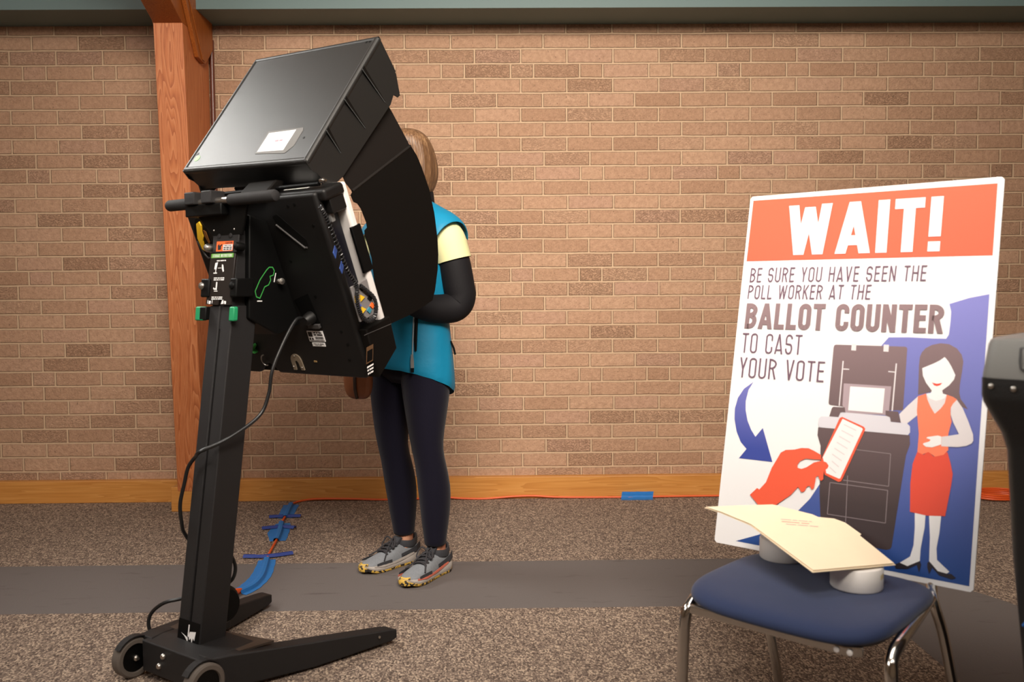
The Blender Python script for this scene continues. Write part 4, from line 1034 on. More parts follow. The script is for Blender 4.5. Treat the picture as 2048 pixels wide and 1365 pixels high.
c = MB(); c.tube([on_vest(a, z, .004) for a, z in ((34, 1.255), (42, 1.285), (52, 1.310), (62, 1.335))], .0018, 6); c.build('yoke_piping', M['reflect'], vest, smooth=True)

# shoes
def shoe(s, l0, f0, turn, side_mat, label):
    T = Matrix.Translation(pf(l0, f0, 0)) @ Matrix.Rotation(radians(turn), 4, 'Z') @ Matrix.Scale(.93, 4)
    def g(x, y, z): return T @ Vector((x, -y, z))       # x to her left, y to the toe
    SH = .275
    secs = [(-.060, .026, .050, 0), (-.045, .036, .078, 0), (-.015, .040, .082, 0), (.02, .040, .086, 0), (.055, .042, .080, 0), (.095, .046, .064, 0), (.135, .049, .052, 0), (.170, .046, .044, 0), (.197, .036, .038, 0), (.211, .020, .030, 0)]
    def outline(y):
        # half-width of the sole at y
        tab = [(-.07, .018), (-.06, .030), (-.04, .038), (0, .038), (.05, .039), (.10, .047), (.14, .050), (.175, .047), (.20, .036), (.215, .020), (.220, .004)]
        for i in range(len(tab)-1):
            if tab[i][0] <= y <= tab[i+1][0]:
                t_ = (y-tab[i][0])/(tab[i+1][0]-tab[i][0]); return tab[i][1]*(1-t_)+tab[i+1][1]*t_
        return .004
    # upper
    b = MB(); rings = []
    for y, w, h in [(-.062, .020, .070), (-.056, .032, .098), (-.035, .038, .100), (-.005, .038, .090), (.025, .038, .092), (.055, .041, .092), (.085, .044, .078), (.115, .047, .064), (.145, .047, .055), (.175, .042, .047), (.198, .030, .041), (.210, .014, .036)]:
        rg = []
        for k in range(16):
            a = 2*pi*k/16; rg.append(g(w*(abs(cos(a))**.8)*(1 if cos(a) >= 0 else -1), y, .028+(h-.028)*max(0, sin(a))**.75 - .006*max(0, -sin(a))))
        rings.append(rg)
    b.loft(rings); up = b.build('shoe', M['shoe_grey'], person, smooth=True, auto=80, sub=1)
    part_label(up, label)
    # midsole
    b = MB(); pts = []
    ys = [-.07, -.06, -.04, 0, .05, .10, .14, .175, .20, .213, .220]
    Lp = [(outline(y)+.003, y) for y in ys]; Rp = [(-outline(y)-.003, y) for y in reversed(ys)]
    full = Lp+Rp
    def zt(y): return .044 if y < -.02 else (.034+.010*max(0, (.02-y)/.04) if y < .05 else .028+.006*max(0, (y-.15)/.07))
    def zb(y): return .007 + (.022*((y-.15)/.07)**2 if y > .15 else 0) + (.014*((-.03-y)/.04)**2 if y < -.03 else 0)
    b.loft([[g(x*.92, y, zb(y)) for x, y in full], [g(x*1.03, y, zb(y)+.010) for x, y in full], [g(x*1.02, y, zt(y)-.004) for x, y in full], [g(x*.95, y, zt(y)) for x, y in full]])
    b.build('midsole', M['shoe_sole'], up, smooth=True, auto=50)
    b = MB(); b.loft([[g(x*.90, y, zb(y)-.007) for x, y in full], [g(x*.97, y, zb(y)-.003) for x, y in full], [g(x*.97, y, zb(y)+.004) for x, y in full]])
    b.build('outsole', M['shoe_yellow'], up, smooth=True, auto=50)
    # yellow toe bumper
    b = MB(); rings = []
    for k in range(9):
        an = radians(40+100*k/8); r1 = .040; x = r1*cos(an)*1.02; y = .182+.042*sin(an)
        rings.append([g(x*.9, y-.002, .012), g(x*.92, y+.001, .022), g(x*.84, y-.002, .036), g(x*.68, y-.012, .042), g(x*.6, y-.014, .02)])
    b.loft(rings); b.build('toe_bumper', M['shoe_yellow'], up, smooth=True, auto=50)
    # coloured side stripe and dark overlays, on both sides
    def band(nm, m_, pts, off=.002):
        for sd in (1, -1):
            b = MB()
            vs = [g(sd*(outline(y)*sc+off), y, z) for y, z, sc in pts]
            n = len(vs)//2
            for i in range(n-1): b.add([vs[i], vs[i+1], vs[2*n-2-i], vs[2*n-1-i]], [(0, 1, 2, 3)])
            b.build(nm, m_, up, solid=.002)
    band('side_stripe', side_mat, [(-.02, .052, 1.06), (.02, .044, 1.08), (.08, .036, 1.08), (.14, .034, 1.07), (.185, .036, 1.08), (.185, .030, 1.1), (.14, .026, 1.09), (.08, .027, 1.09), (.02, .034, 1.09), (-.02, .044, 1.08)])
    band('mudguard', M['shoe_dark'], [(.10, .046, 1.03), (.13, .046, 1.03), (.155, .045, 1.03), (.175, .042, 1.05), (.175, .034, 1.07), (.155, .034, 1.06), (.13, .034, 1.06), (.10, .034, 1.06)])
    band('heel_overlay', M['shoe_dark'], [(-.060, .085, .95), (-.035, .075, 1.0), (.0, .064, 1.02), (.045, .056, 1.03), (.045, .046, 1.06), (.0, .050, 1.05), (-.035, .052, 1.05), (-.060, .054, 1.05)], .003)
    # collar, tongue, laces
    b = MB(); n = 18
    rim = lambda rx, ry, z0: [g(rx*cos(2*pi*k/n), -.012+ry*sin(2*pi*k/n), z0+.018*max(0, -sin(2*pi*k/n))**2+.006*max(0, sin(2*pi*k/n))) for k in range(n)]
    b.loft([rim(.039, .050, .072), rim(.041, .052, .088), rim(.038, .049, .100), rim(.031, .042, .098), rim(.030, .040, .080)], cap=False); b.build('collar', M['shoe_dark'], up, smooth=True, auto=70)
    b = MB(); b.loft([[g(-.022, .030, .118), g(.022, .030, .118), g(.022, .024, .112), g(-.022, .024, .112)], [g(-.022, .055, .096), g(.022, .055, .096), g(.022, .05, .088), g(-.022, .05, .088)], [g(-.017, .110, .068), g(.017, .110, .068), g(.017, .108, .058), g(-.017, .108, .058)]]); b.build('tongue', M['shoe_dark'], up, smooth=True, auto=60)
    b = MB()
    for y, z in ((.055, .100), (.072, .091), (.089, .081), (.105, .073)):
        b.tube(smooth_path([g(-.028, y+.004, z-.012), g(-.014, y, z), g(.014, y+.006, z), g(.028, y, z-.012)], 4), .0032, 6)
        b.tube(smooth_path([g(.028, y+.006, z-.012), g(.014, y+.004, z+.001), g(-.014, y+.010, z), g(-.028, y+.008, z-.012)], 4), .0032, 6)
    for pts in (((0, .058, .104), (.020, .064, .122), (.034, .072, .108), (.036, .082, .086), (.012, .068, .100)), ((0, .058, .104), (-.022, .066, .120), (-.036, .074, .104), (-.034, .086, .082), (-.010, .066, .100)), ((0, .060, .104), (.014, .086, .094), (.030, .112, .072), (.044, .135, .045)), ((0, .060, .104), (-.016, .088, .092), (-.030, .118, .068), (-.040, .150, .054))):
        b.tube(smooth_path([g(*p) for p in pts], 5), .0030, 6)
    b.build('lace', M['lace'], up, smooth=True)
    # lower leg seen between shoe and legging
    b = MB(); b.loft([[g(.027*cos(2*pi*k/16), -.012+.032*sin(2*pi*k/16), z) for k in range(16)] for z in (.06, .10, .13)]); b.build('ankle', M['sock'], person, smooth=True)
shoe(1, .105, -.062, 8, M['shoe_orange'], 'grey running shoe with coral stripe, nearer foot')
shoe(-1, -.090, -.078, -5, M['shoe_sole'], 'grey running shoe with dark stripe, farther foot')

# handbag hanging at her front, mostly behind the machine
M['leather'] = mat('brown_leather', rgb(112, 62, 34), .42, spec=.5, vary=.2, vscale=30, bump=.2, bscale=200)
hbx = empty('handbag', PM @ pf(-.075, .150, .662)); tag(hbx, 'brown leather bag hanging in front of the person below the voting machine', 'bag')
b = MB(); rings = []
Rz = Matrix.Rotation(PH, 3, 'Z')
for z, a_, c_ in ((0, .035, .018), (.012, .056, .028), (.04, .070, .034), (.09, .074, .034), (.13, .070, .028), (.15, .062, .020)):
    rings.append([Rz @ Vector((a_*cos(2*pi*k/24), c_*sin(2*pi*k/24), z)) for k in range(24)])
b.loft(rings); b.build('bag_body', M['leather'], hbx, smooth=True, auto=80, sub=1)
b = MB(); b.tube([Rz @ Vector(p) for p in ((.020, -.024, .006), (.024, -.036, .04), (.024, -.037, .10), (.020, -.024, .148))], .006, 8); b.build('dark_band', mat('dark_leather', rgb(40, 24, 18), .5), hbx, smooth=True)
b = MB(); b.tube(smooth_path([Rz @ Vector(p) for p in ((-.045, 0, .14), (-.050, -.010, .24), (-.052, -.026, .36), (-.050, -.022, .455), (-.050, .012, .475), (-.045, .050, .44), (-.02, .03, .30), (.030, .005, .20), (.045, 0, .14))], 6), .005, 8); b.build('strap', M['leather'], hbx, smooth=True)

# printed outlines of the sign, metres from its lower left corner
SIGN = {"header":[[0.0091,0.9034],[0.5968,0.9003],[0.5978,0.7348],[0.0077,0.7378]],"t_wait":[[0.1117,0.8816],[0.4878,0.8788],[0.488,0.748],[0.1177,0.7507]],"t_be":[[0.024,0.7193],[0.4632,0.7157],[0.4621,0.6784],[0.0234,0.6809]],"t_poll":[[0.0228,0.6732],[0.3408,0.6711],[0.3391,0.635],[0.022,0.6363]],"t_ballot":[[0.0223,0.6246],[0.5076,0.6228],[0.5081,0.5561],[0.022,0.5577]],"t_to":[[0.0199,0.5456],[0.1816,0.5445],[0.1822,0.4942],[0.0199,0.4934]],"t_your":[[0.0198,0.4813],[0.245,0.4796],[0.2451,0.4293],[0.0199,0.4285]],"blue":[[0.5972,0.6471],[0.5569,0.6386],[0.5167,0.6248],[0.5216,0.6067],[0.5219,0.5835],[0.5206,0.5546],[0.5157,0.5448],[0.4864,0.5445],[0.435,0.5459],[0.3898,0.5444],[0.3759,0.5258],[0.3281,0.4407],[0.3516,0.1763],[0.2595,0.184],[0.2386,0.1449],[0.2111,0.1108],[0.1719,0.0765],[0.1226,0.0407],[0.059,0.0127],[0.6013,0.0116]],"lid":[[0.2617,0.5162],[0.2632,0.5212],[0.2672,0.523],[0.4291,0.5236],[0.4323,0.5221],[0.4338,0.5177],[0.4359,0.3756],[0.3975,0.3727],[0.3033,0.3731],[0.2663,0.3751],[0.263,0.3772],[0.2621,0.3817]],"tabs":[[[0.305,0.5266],[0.3162,0.5259],[0.3167,0.5099],[0.3053,0.5104]],[[0.3801,0.5268],[0.392,0.5266],[0.3924,0.5099],[0.3808,0.5103]]],"lines":[[[0.2868,0.4835],[0.2898,0.4836],[0.2901,0.3748],[0.2874,0.3746]],[[0.2903,0.4655],[0.3046,0.4652],[0.3048,0.4629],[0.2906,0.4627]],[[0.4109,0.4833],[0.4139,0.4833],[0.4138,0.3725],[0.4106,0.3723]],[[0.3957,0.4648],[0.4106,0.4641],[0.4106,0.4618],[0.3959,0.4623]]],"frame":[[0.2948,0.4294],[0.4056,0.4291],[0.4049,0.3611],[0.3984,0.3616],[0.304,0.3587],[0.2963,0.3776]],"screen":[[0.3109,0.4231],[0.3915,0.4232],[0.3912,0.3654],[0.3111,0.3656]],"hinge":[[[0.2748,0.3712],[0.3028,0.3717],[0.3053,0.3589],[0.2932,0.3589],[0.2897,0.3471],[0.2672,0.3473],[0.2716,0.3674]],[[0.3975,0.3722],[0.4257,0.3718],[0.4336,0.3472],[0.4103,0.3472],[0.4096,0.356],[0.3985,0.3605]]],"plat":[[0.2476,0.3456],[0.2895,0.3478],[0.2919,0.3539],[0.2969,0.3599],[0.4,0.3596],[0.4081,0.3575],[0.4118,0.3468],[0.448,0.3462],[0.4542,0.3403],[0.4557,0.3268],[0.4512,0.3203],[0.2458,0.3188],[0.2416,0.3261],[0.2421,0.3399]],"body":[[0.2424,0.3185],[0.4551,0.3203],[0.4575,0.2997],[0.4508,0.274],[0.4365,0.0653],[0.4331,0.0599],[0.4257,0.0566],[0.2747,0.0604],[0.2607,0.163],[0.2526,0.2745],[0.2425,0.2991]],"blines":[[[0.3367,0.274],[0.4171,0.2728],[0.4171,0.2744],[0.3367,0.2757]],[[0.4163,0.2736],[0.4179,0.1994],[0.4194,0.1995],[0.4179,0.2737]],[[0.4187,0.2002],[0.3145,0.2009],[0.3144,0.1992],[0.4186,0.1986]],[[0.2837,0.1895],[0.4175,0.1892],[0.4175,0.1908],[0.2838,0.1912]],[[0.4167,0.19],[0.4179,0.1158],[0.4195,0.116],[0.4183,0.1901]],[[0.4187,0.1167],[0.2845,0.1163],[0.2844,0.1146],[0.4186,0.1151]],[[0.2853,0.1155],[0.2846,0.1904],[0.2829,0.1903],[0.2836,0.1154]],[[0.323,0.2116],[0.3283,0.1028],[0.3299,0.103],[0.3246,0.2118]]],"cards":[[0.2911,0.3403],[0.2935,0.346],[0.2988,0.3486],[0.3511,0.3301],[0.3551,0.3255],[0.3544,0.3205],[0.3129,0.2031],[0.3098,0.1965],[0.3037,0.1944],[0.2703,0.2066],[0.2576,0.241]],"cardw":[[0.3004,0.3441],[0.3473,0.3268],[0.35,0.3242],[0.3075,0.2032],[0.3046,0.202],[0.2733,0.2112],[0.27,0.2235],[0.2612,0.2478]],"cardl":[[[0.3041,0.3298],[0.3343,0.3181],[0.3352,0.3205],[0.305,0.3322]],[[0.2998,0.3152],[0.3289,0.3032],[0.3298,0.3056],[0.3008,0.3175]],[[0.2955,0.3006],[0.3234,0.2883],[0.3244,0.2906],[0.2966,0.3029]],[[0.2912,0.286],[0.3178,0.2734],[0.3189,0.2756],[0.2924,0.2883]],[[0.2869,0.2713],[0.3123,0.2584],[0.3135,0.2606],[0.2881,0.2736]],[[0.2826,0.2566],[0.3068,0.2434],[0.308,0.2456],[0.2839,0.2589]],[[0.2835,0.2401],[0.3012,0.2283],[0.3026,0.2304],[0.285,0.2422]],[[0.2792,0.2254],[0.2956,0.2133],[0.2971,0.2153],[0.2807,0.2275]]],"hand":[[0.0854,0.1329],[0.1028,0.1523],[0.1088,0.1492],[0.1245,0.1695],[0.1356,0.2062],[0.1471,0.2296],[0.1554,0.2473],[0.1674,0.2549],[0.1897,0.2583],[0.2071,0.2642],[0.2247,0.2654],[0.2383,0.2609],[0.2573,0.2525],[0.2575,0.2414],[0.2403,0.2402],[0.2205,0.2399],[0.2066,0.2326],[0.2005,0.2219],[0.2021,0.2148],[0.2121,0.2135],[0.2247,0.2194],[0.241,0.2326],[0.2599,0.2392],[0.2718,0.2364],[0.2775,0.2295],[0.2756,0.2234],[0.2677,0.2156],[0.2671,0.2041],[0.2679,0.1957],[0.2623,0.1912],[0.2576,0.1956],[0.2548,0.2024],[0.2495,0.1987],[0.2489,0.1868],[0.2469,0.1716],[0.2421,0.1671],[0.2364,0.1756],[0.2301,0.1735],[0.2239,0.1602],[0.2166,0.1579],[0.212,0.1645],[0.2075,0.169],[0.1918,0.1478],[0.1709,0.1304],[0.1491,0.1118],[0.1157,0.1066]],"arrow":[[0.0624,0.4188],[0.0511,0.3975],[0.0465,0.3674],[0.049,0.3447],[0.0572,0.3182],[0.0692,0.2967],[0.0831,0.2792],[0.1006,0.3034],[0.1349,0.2215],[0.0444,0.2207],[0.0626,0.2463],[0.0447,0.2624],[0.0301,0.2882],[0.0207,0.3193],[0.0187,0.3467],[0.024,0.3748],[0.0386,0.3998]],"hair":[[0.4657,0.4136],[0.4643,0.4442],[0.4624,0.4815],[0.4628,0.5013],[0.4662,0.5114],[0.4736,0.5217],[0.4873,0.5299],[0.5051,0.5343],[0.5233,0.5324],[0.5398,0.5234],[0.5506,0.5099],[0.555,0.4951],[0.5543,0.4737],[0.552,0.4436],[0.552,0.4245],[0.556,0.4099],[0.5645,0.4],[0.5721,0.389],[0.5592,0.3932],[0.5465,0.407],[0.5163,0.4153],[0.4936,0.4222]],"face":[[0.4701,0.4753],[0.4946,0.4876],[0.5062,0.4947],[0.516,0.5028],[0.5243,0.4935],[0.5321,0.481],[0.5411,0.4632],[0.5391,0.4535],[0.5303,0.44],[0.5164,0.4272],[0.5183,0.4202],[0.5266,0.4178],[0.5227,0.4094],[0.5053,0.4015],[0.4888,0.4067],[0.4834,0.4176],[0.4928,0.42],[0.4944,0.4255],[0.4809,0.442],[0.4729,0.4579]],"chest":[[0.4834,0.4176],[0.4907,0.4073],[0.5052,0.4026],[0.5208,0.4081],[0.527,0.4178],[0.5245,0.3988],[0.5156,0.3851],[0.5047,0.3734],[0.4942,0.3887],[0.487,0.4033]],"mouth":[[0.4936,0.4435],[0.5043,0.4412],[0.5155,0.4441],[0.5109,0.4386],[0.5047,0.436],[0.4985,0.4376]],"top":[[0.466,0.4103],[0.483,0.4177],[0.4869,0.4044],[0.4941,0.3898],[0.5047,0.3734],[0.5156,0.3851],[0.5239,0.3987],[0.5268,0.418],[0.5401,0.4139],[0.5487,0.4089],[0.5413,0.398],[0.5366,0.387],[0.5387,0.368],[0.5414,0.3597],[0.5365,0.3316],[0.5371,0.3105],[0.5392,0.2959],[0.5302,0.2842],[0.5129,0.2779],[0.4981,0.2868],[0.4865,0.2801],[0.475,0.2841],[0.4748,0.3252],[0.4666,0.3765]],"arml":[[0.4662,0.4101],[0.466,0.3896],[0.4678,0.3668],[0.4463,0.3456],[0.4337,0.3468],[0.4285,0.3661],[0.447,0.3891]],"armr":[[0.5484,0.4082],[0.5613,0.3912],[0.5749,0.3629],[0.5865,0.3348],[0.588,0.3214],[0.5851,0.3152],[0.575,0.3088],[0.558,0.3044],[0.5367,0.303],[0.5239,0.3026],[0.5233,0.3238],[0.5388,0.3272],[0.5582,0.3328],[0.5443,0.3579],[0.5382,0.3743],[0.5374,0.3902],[0.5416,0.3991]],"palm":[[0.5229,0.3238],[0.5152,0.3255],[0.4935,0.32],[0.4917,0.3172],[0.501,0.3146],[0.4983,0.3104],[0.4862,0.3052],[0.4858,0.3022],[0.4922,0.2979],[0.5053,0.2979],[0.5236,0.3064]],"skirt":[[0.4755,0.2878],[0.4875,0.2792],[0.498,0.2876],[0.5099,0.278],[0.5277,0.2848],[0.5374,0.2911],[0.5452,0.2686],[0.5517,0.2443],[0.5506,0.2209],[0.5433,0.1511],[0.5054,0.1465],[0.4697,0.1493],[0.4653,0.2128],[0.4667,0.2568]],"legs":[[[0.4797,0.151],[0.5026,0.1492],[0.503,0.1204],[0.4983,0.0729],[0.4986,0.045],[0.4738,0.0292],[0.4564,0.0336],[0.4776,0.0514],[0.483,0.0778],[0.4825,0.1169]],[[0.5099,0.1496],[0.535,0.1506],[0.5342,0.1142],[0.5308,0.0789],[0.5337,0.0546],[0.5604,0.0343],[0.5544,0.0282],[0.5363,0.0302],[0.5178,0.0488],[0.5157,0.0993]]],"shoes":[[[0.4455,0.0268],[0.4563,0.0344],[0.4737,0.0296],[0.4986,0.0458],[0.5021,0.0387],[0.4991,0.0207],[0.493,0.0362],[0.4742,0.0235],[0.4499,0.0198]],[[0.5145,0.0443],[0.5182,0.0488],[0.537,0.0311],[0.5561,0.0293],[0.5649,0.0303],[0.5746,0.0236],[0.5658,0.0192],[0.5405,0.0227],[0.525,0.0364],[0.52,0.0211],[0.5154,0.0337]]]}

# ------------------------------------------------------------------ chair with the sign, paper rolls and folder
M['seat'] = mat('navy_upholstery', rgb(34, 48, 84), .75, spec=.3, bump=.35, bscale=700, vary=.06, vscale=30, sheen=.2)
M['shell'] = mat('dark_seat_underside', rgb(24, 25, 32), .6)
CM = Matrix.Translation((.69, 1.88, 0)) @ Matrix.Rotation(atan2(-.689, .725), 4, 'Z')     # x right, y to the back
ch = empty('stacking_chair', (0, 0, 0), CM)
tag(ch, 'chrome framed chair with navy padded seat holding the sign and paper rolls', 'chair')
def super_ring(cx, cy, hx, hy, z, n=48, p=4.4, zf=None):
    out = []
    for k in range(n):
        a = 2*pi*k/n; c, s = cos(a), sin(a)
        x = cx+hx*(abs(c)**(2/p))*(1 if c >= 0 else -1); y = cy+hy*(abs(s)**(2/p))*(1 if s >= 0 else -1)
        out.append((x, y, z+(zf(x, y) if zf else 0)))
    return out
b = MB(); rings = []
dish = lambda x, y: -.010*max(0, (-y-.10)/.13)**2 + .004*(x/.2)**2
for sc, z in ((.93, .392), (.985, .396), (1.0, .405), (.985, .415), (.94, .4215), (.85, .4245), (.6, .4245), (.25, .4235), (.02, .423)):
    rings.append(super_ring(-.018, -.040, .216*sc, .200*sc, z, zf=dish))
b.loft(rings); b.build('seat', M['seat'], ch, smooth=True, auto=80, sub=1)
b = MB(); b.loft([super_ring(-.018, -.033, .19, .18, .378), super_ring(-.018, -.033, .203, .193, .393, zf=dish)]); b.build('seat_shell', M['shell'], ch, smooth=True)
for s in (-1, 1):
    x = -.225 if s < 0 else .200
    xr = -.238 if s < 0 else .162               # the frame narrows towards the back
    b = MB(); pth = [(x+s*.022, -.185, .0), (x+s*.014, -.188, .20), (x+s*.006, -.190, .335), (x+s*.001, -.172, .372), (x, -.12, .390), ((x+xr)/2, .03, .392), (xr, .150, .388)]
    b.tube(smooth_path(pth, 6), .0125, 14); lg = b.build('front_leg', M['chrome'], ch, smooth=True)
    b = MB(); b.lathe((x+s*.022, -.185, 0), (0, 0, 1), [(.016, 0), (.016, .02), (.0135, .028)], 14); b.build('foot_cap', M['dark'], lg, smooth=True)
    xf = -.210 if s < 0 else .205
    b = MB(); pth = [(xf, .235, .0), (xf-.004 if s > 0 else xf-.012, .205, .15), (xr+.020 if s > 0 else xr-.002, .180, .30), (xr+.004, .162, .375), (xr-s*.014, .204, .395), (xr-s*.022, .228, .43), (xr-s*.022, .262, .58), (xr-s*.022, .318, .80)]
    b.tube(smooth_path(pth, 6), .0115, 14); lg = b.build('rear_leg', M['chrome'], ch, smooth=True)
    b = MB(); b.lathe((xf, .235, 0), (0, 0, 1), [(.016, 0), (.016, .02), (.0135, .028)], 14); b.build('foot_cap', M['dark'], lg, smooth=True)
b = MB(); b.prism([(-.205, -.205), (.13, -.205), (.160, -.19), (.155, -.182), (.128, -.195), (-.203, -.195)], lambda p: (p[0], p[1]-.012, .366), lambda p: (p[0], p[1]-.012, .386)); fb = b.build('front_rail', M['chrome'], ch, bevel=.004)
for x in (.115, .140):
    b = MB(); b.lathe((x, -.218, .376), (0, -1, 0), [(.0055, 0), (.0055, .002), (0, .003)], 12); b.build('glide_rivet', M['paper'], fb)
b = MB(); b.tube([(-.236, .160, .380), (.160, .160, .380)], .010, 12); b.build('rear_rail', M['chrome'], ch, smooth=True)
b = MB(); rings = []
for z, hw in ((.62, .13), (.635, .15), (.70, .158), (.77, .156), (.80, .145), (.81, .12)):
    y = .236+.214*(z-.403); rings.append([(-.040+hw*cx_, y+dy, z) for cx_, dy in ((-1, .006), (-.96, 0), (.96, 0), (1, .006), (1, .026), (.96, .032), (-.96, .032), (-1, .026))])
b.loft(rings); b.build('backrest', M['seat'], ch, smooth=True, auto=60, bevel=.004)

# ---- sign
SA, ST = -.728246, .21105733
E_ = Vector((cos(SA), sin(SA), 0)); NA = Vector((-sin(SA), cos(SA), 0))
UP = Vector((NA.x*sin(ST), NA.y*sin(ST), cos(ST))); NF = -(NA*cos(ST) - Vector((0, 0, 1))*sin(ST))
SO = Vector((.54287111, 2.27288748, .40290688))
sign = empty('wait_sign', SO + E_*.305)
tag(sign, 'white orange and blue WAIT ballot counter sign leaning on the chair', 'sign')
OFF = SO + E_*.305
def sg(n=0.0): return lambda p: SO-OFF + E_*p[0] + UP*p[1] + NF*n
def glossy_print(name, color, v=None):
    """printed corrugated plastic: satin, faint vertical flutes"""
    m, nt, b_ = new_mat(name); N = NX(nt)
    b_.inputs['Roughness'].default_value = .42; b_.inputs['Specular IOR Level'].default_value = .5
    tc = nt.nodes.new('ShaderNodeTexCoord')
    dt = nt.nodes.new('ShaderNodeVectorMath'); dt.operation = 'DOT_PRODUCT'; nt.links.new(tc.outputs['Object'], dt.inputs[0]); dt.inputs[1].default_value = tuple(E_)
    wv = N.op('SINE', N.op('MULTIPLY', dt.outputs['Value'], 2*pi/.0045))
    c = color
    if v is not None:  # blend to a paler top: ceiling glare painted into the print colour
        dz = nt.nodes.new('ShaderNodeVectorMath'); dz.operation = 'DOT_PRODUCT'; nt.links.new(tc.outputs['Object'], dz.inputs[0]); dz.inputs[1].default_value = tuple(UP)
        mr = nt.nodes.new('ShaderNodeMapRange'); mr.inputs[1].default_value = v[0]; mr.inputs[2].default_value = v[1]
        nt.links.new(dz.outputs['Value'], mr.inputs[0]); c = N.mix(mr.outputs[0], color, v[2])
    if isinstance(c, tuple): b_.inputs['Base Color'].default_value = c
    else: nt.links.new(c, b_.inputs['Base Color'])
    bp_ = nt.nodes.new('ShaderNodeBump'); bp_.inputs['Strength'].default_value = .06; bp_.inputs['Distance'].default_value = .001
    nt.links.new(wv, bp_.inputs['Height']); nt.links.new(bp_.outputs[0], b_.inputs['Normal'])
    return m
S_ = {
 'white': glossy_print('sign_white', rgb(230, 230, 233)),
 'orange': glossy_print('sign_orange', rgb(230, 88, 58)),
 'text': glossy_print('sign_mauve_text', rgb(104, 76, 94)),
 'dark': glossy_print('sign_brown_grey', rgb(60, 48, 50), (.15, .62, rgb(132, 108, 112))),  # paler towards the top, veiling glare put into the colour
 'blue': glossy_print('sign_blue', rgb(30, 70, 140), (.02, .62, rgb(122, 122, 192))),  # printed gradient, its paler top also holding painted glare
 'arrow': glossy_print('sign_arrow_blue', rgb(50, 66, 150), (.25, .5, rgb(128, 126, 196))),  # upper part paler, glare painted in here too
 'lav': glossy_print('sign_lavender', rgb(208, 206, 216)),
 'grey': glossy_print('sign_warm_grey', rgb(166, 148, 156)),
 'lgrey': glossy_print('sign_pale_grey', rgb(214, 208, 212)),
 'coral': glossy_print('sign_coral', rgb(240, 124, 90)),
 'red': glossy_print('sign_red', rgb(218, 74, 54)),
 'black': glossy_print('sign_black', rgb(36, 30, 40)),
 'line': glossy_print('sign_line_grey', rgb(132, 120, 124)),
}
b = MB(); rq = .006
oc = [(rq, 0), (.61-rq, 0), (.61, rq), (.61, .915-rq), (.61-rq, .915), (rq, .915), (0, .915-rq), (0, rq)]
b.prism(oc, sg(-.004), sg(0)); bd = b.build('board', S_['white'], sign)
def pr(name, parts, mats, parent=sign):
    """parts: (outline, level, material index)"""
    b = MB()
    for pts, lv, mi in parts: b.mi = mi; b.flat(pts, sg(.0004+.00035*lv))
    return b.build(name, mats, parent)
hd = pr('header_panel', [(SIGN['header'], 0, 0)], [S_['orange']])
def lettering(name, items, m, parent=sign):
    b = MB()
    for s, key, t, w, gap in items: put_text(b, s, SIGN[key], sg(.0018), t, w, gap, NF)
    return b.build(name, m, parent)
lettering('heading_lettering', [('WAIT!', 't_wait', .19, .50, .09)], S_['white'], hd)
pr('blue_background', [(SIGN['blue'], 0, 0)], [S_['blue']])
def grow(key, d):
    q = [Vector(p) for p in SIGN[key]]; c = sum(q, Vector((0, 0)))/4
    return [(p.x+(d if p.x > c.x else -d), p.y+(d if p.y > c.y else -d)) for p in q]
for it in (('BE SURE YOU HAVE SEEN THE', 't_be', .095, .42, .14), ('POLL WORKER AT THE', 't_poll', .095, .42, .14), ('TO CAST', 't_to', .075, .36, .12), ('YOUR VOTE', 't_your', .075, .36, .12)): lettering('message_lettering', [it], S_['text'])
lettering('bold_lettering', [('BALLOT COUNTER', 't_ballot', .185, .50, .075)], S_['dark'])
pr('arrow_print', [(SIGN['arrow'], 1, 0)], [S_['arrow']])
pr('ballot_counter_picture', [(SIGN['lid'], 1, 0), (SIGN['frame'], 2, 1), (SIGN['screen'], 3, 2)] + [(p, 2, 3) for p in SIGN['tabs']] + [(p, 2, 3) for p in SIGN['lines']] + [(p, 3, 0) for p in SIGN['hinge']] + [(SIGN['body'], 1, 0), (SIGN['plat'], 3, 4)] + [(p, 2, 5) for p in SIGN['blines']], [S_['dark'], S_['grey'], S_['white'], S_['lgrey'], S_['lav'], S_['line']])
pr('woman_picture', [(SIGN['hair'], 1, 0), (SIGN['face'], 2, 1), (SIGN['chest'], 3, 2), (SIGN['mouth'], 3, 3), (SIGN['arml'], 2, 2), (SIGN['top'], 4, 4), (SIGN['skirt'], 3, 5), (SIGN['armr'], 5, 2), (SIGN['palm'], 6, 1)] + [(p, 2, 1) for p in SIGN['legs']] + [(p, 3, 6) for p in SIGN['shoes']], [S_['dark'], S_['white'], S_['lgrey'], S_['red'], S_['coral'], S_['red'], S_['black']])
pr('hand_and_ballot_picture', [(SIGN['cards'], 5, 0), (SIGN['cardw'], 6, 1), (SIGN['hand'], 8, 0)] + [(p, 7, 2) for p in SIGN['cardl']], [S_['orange'], S_['white'], S_['lgrey']])

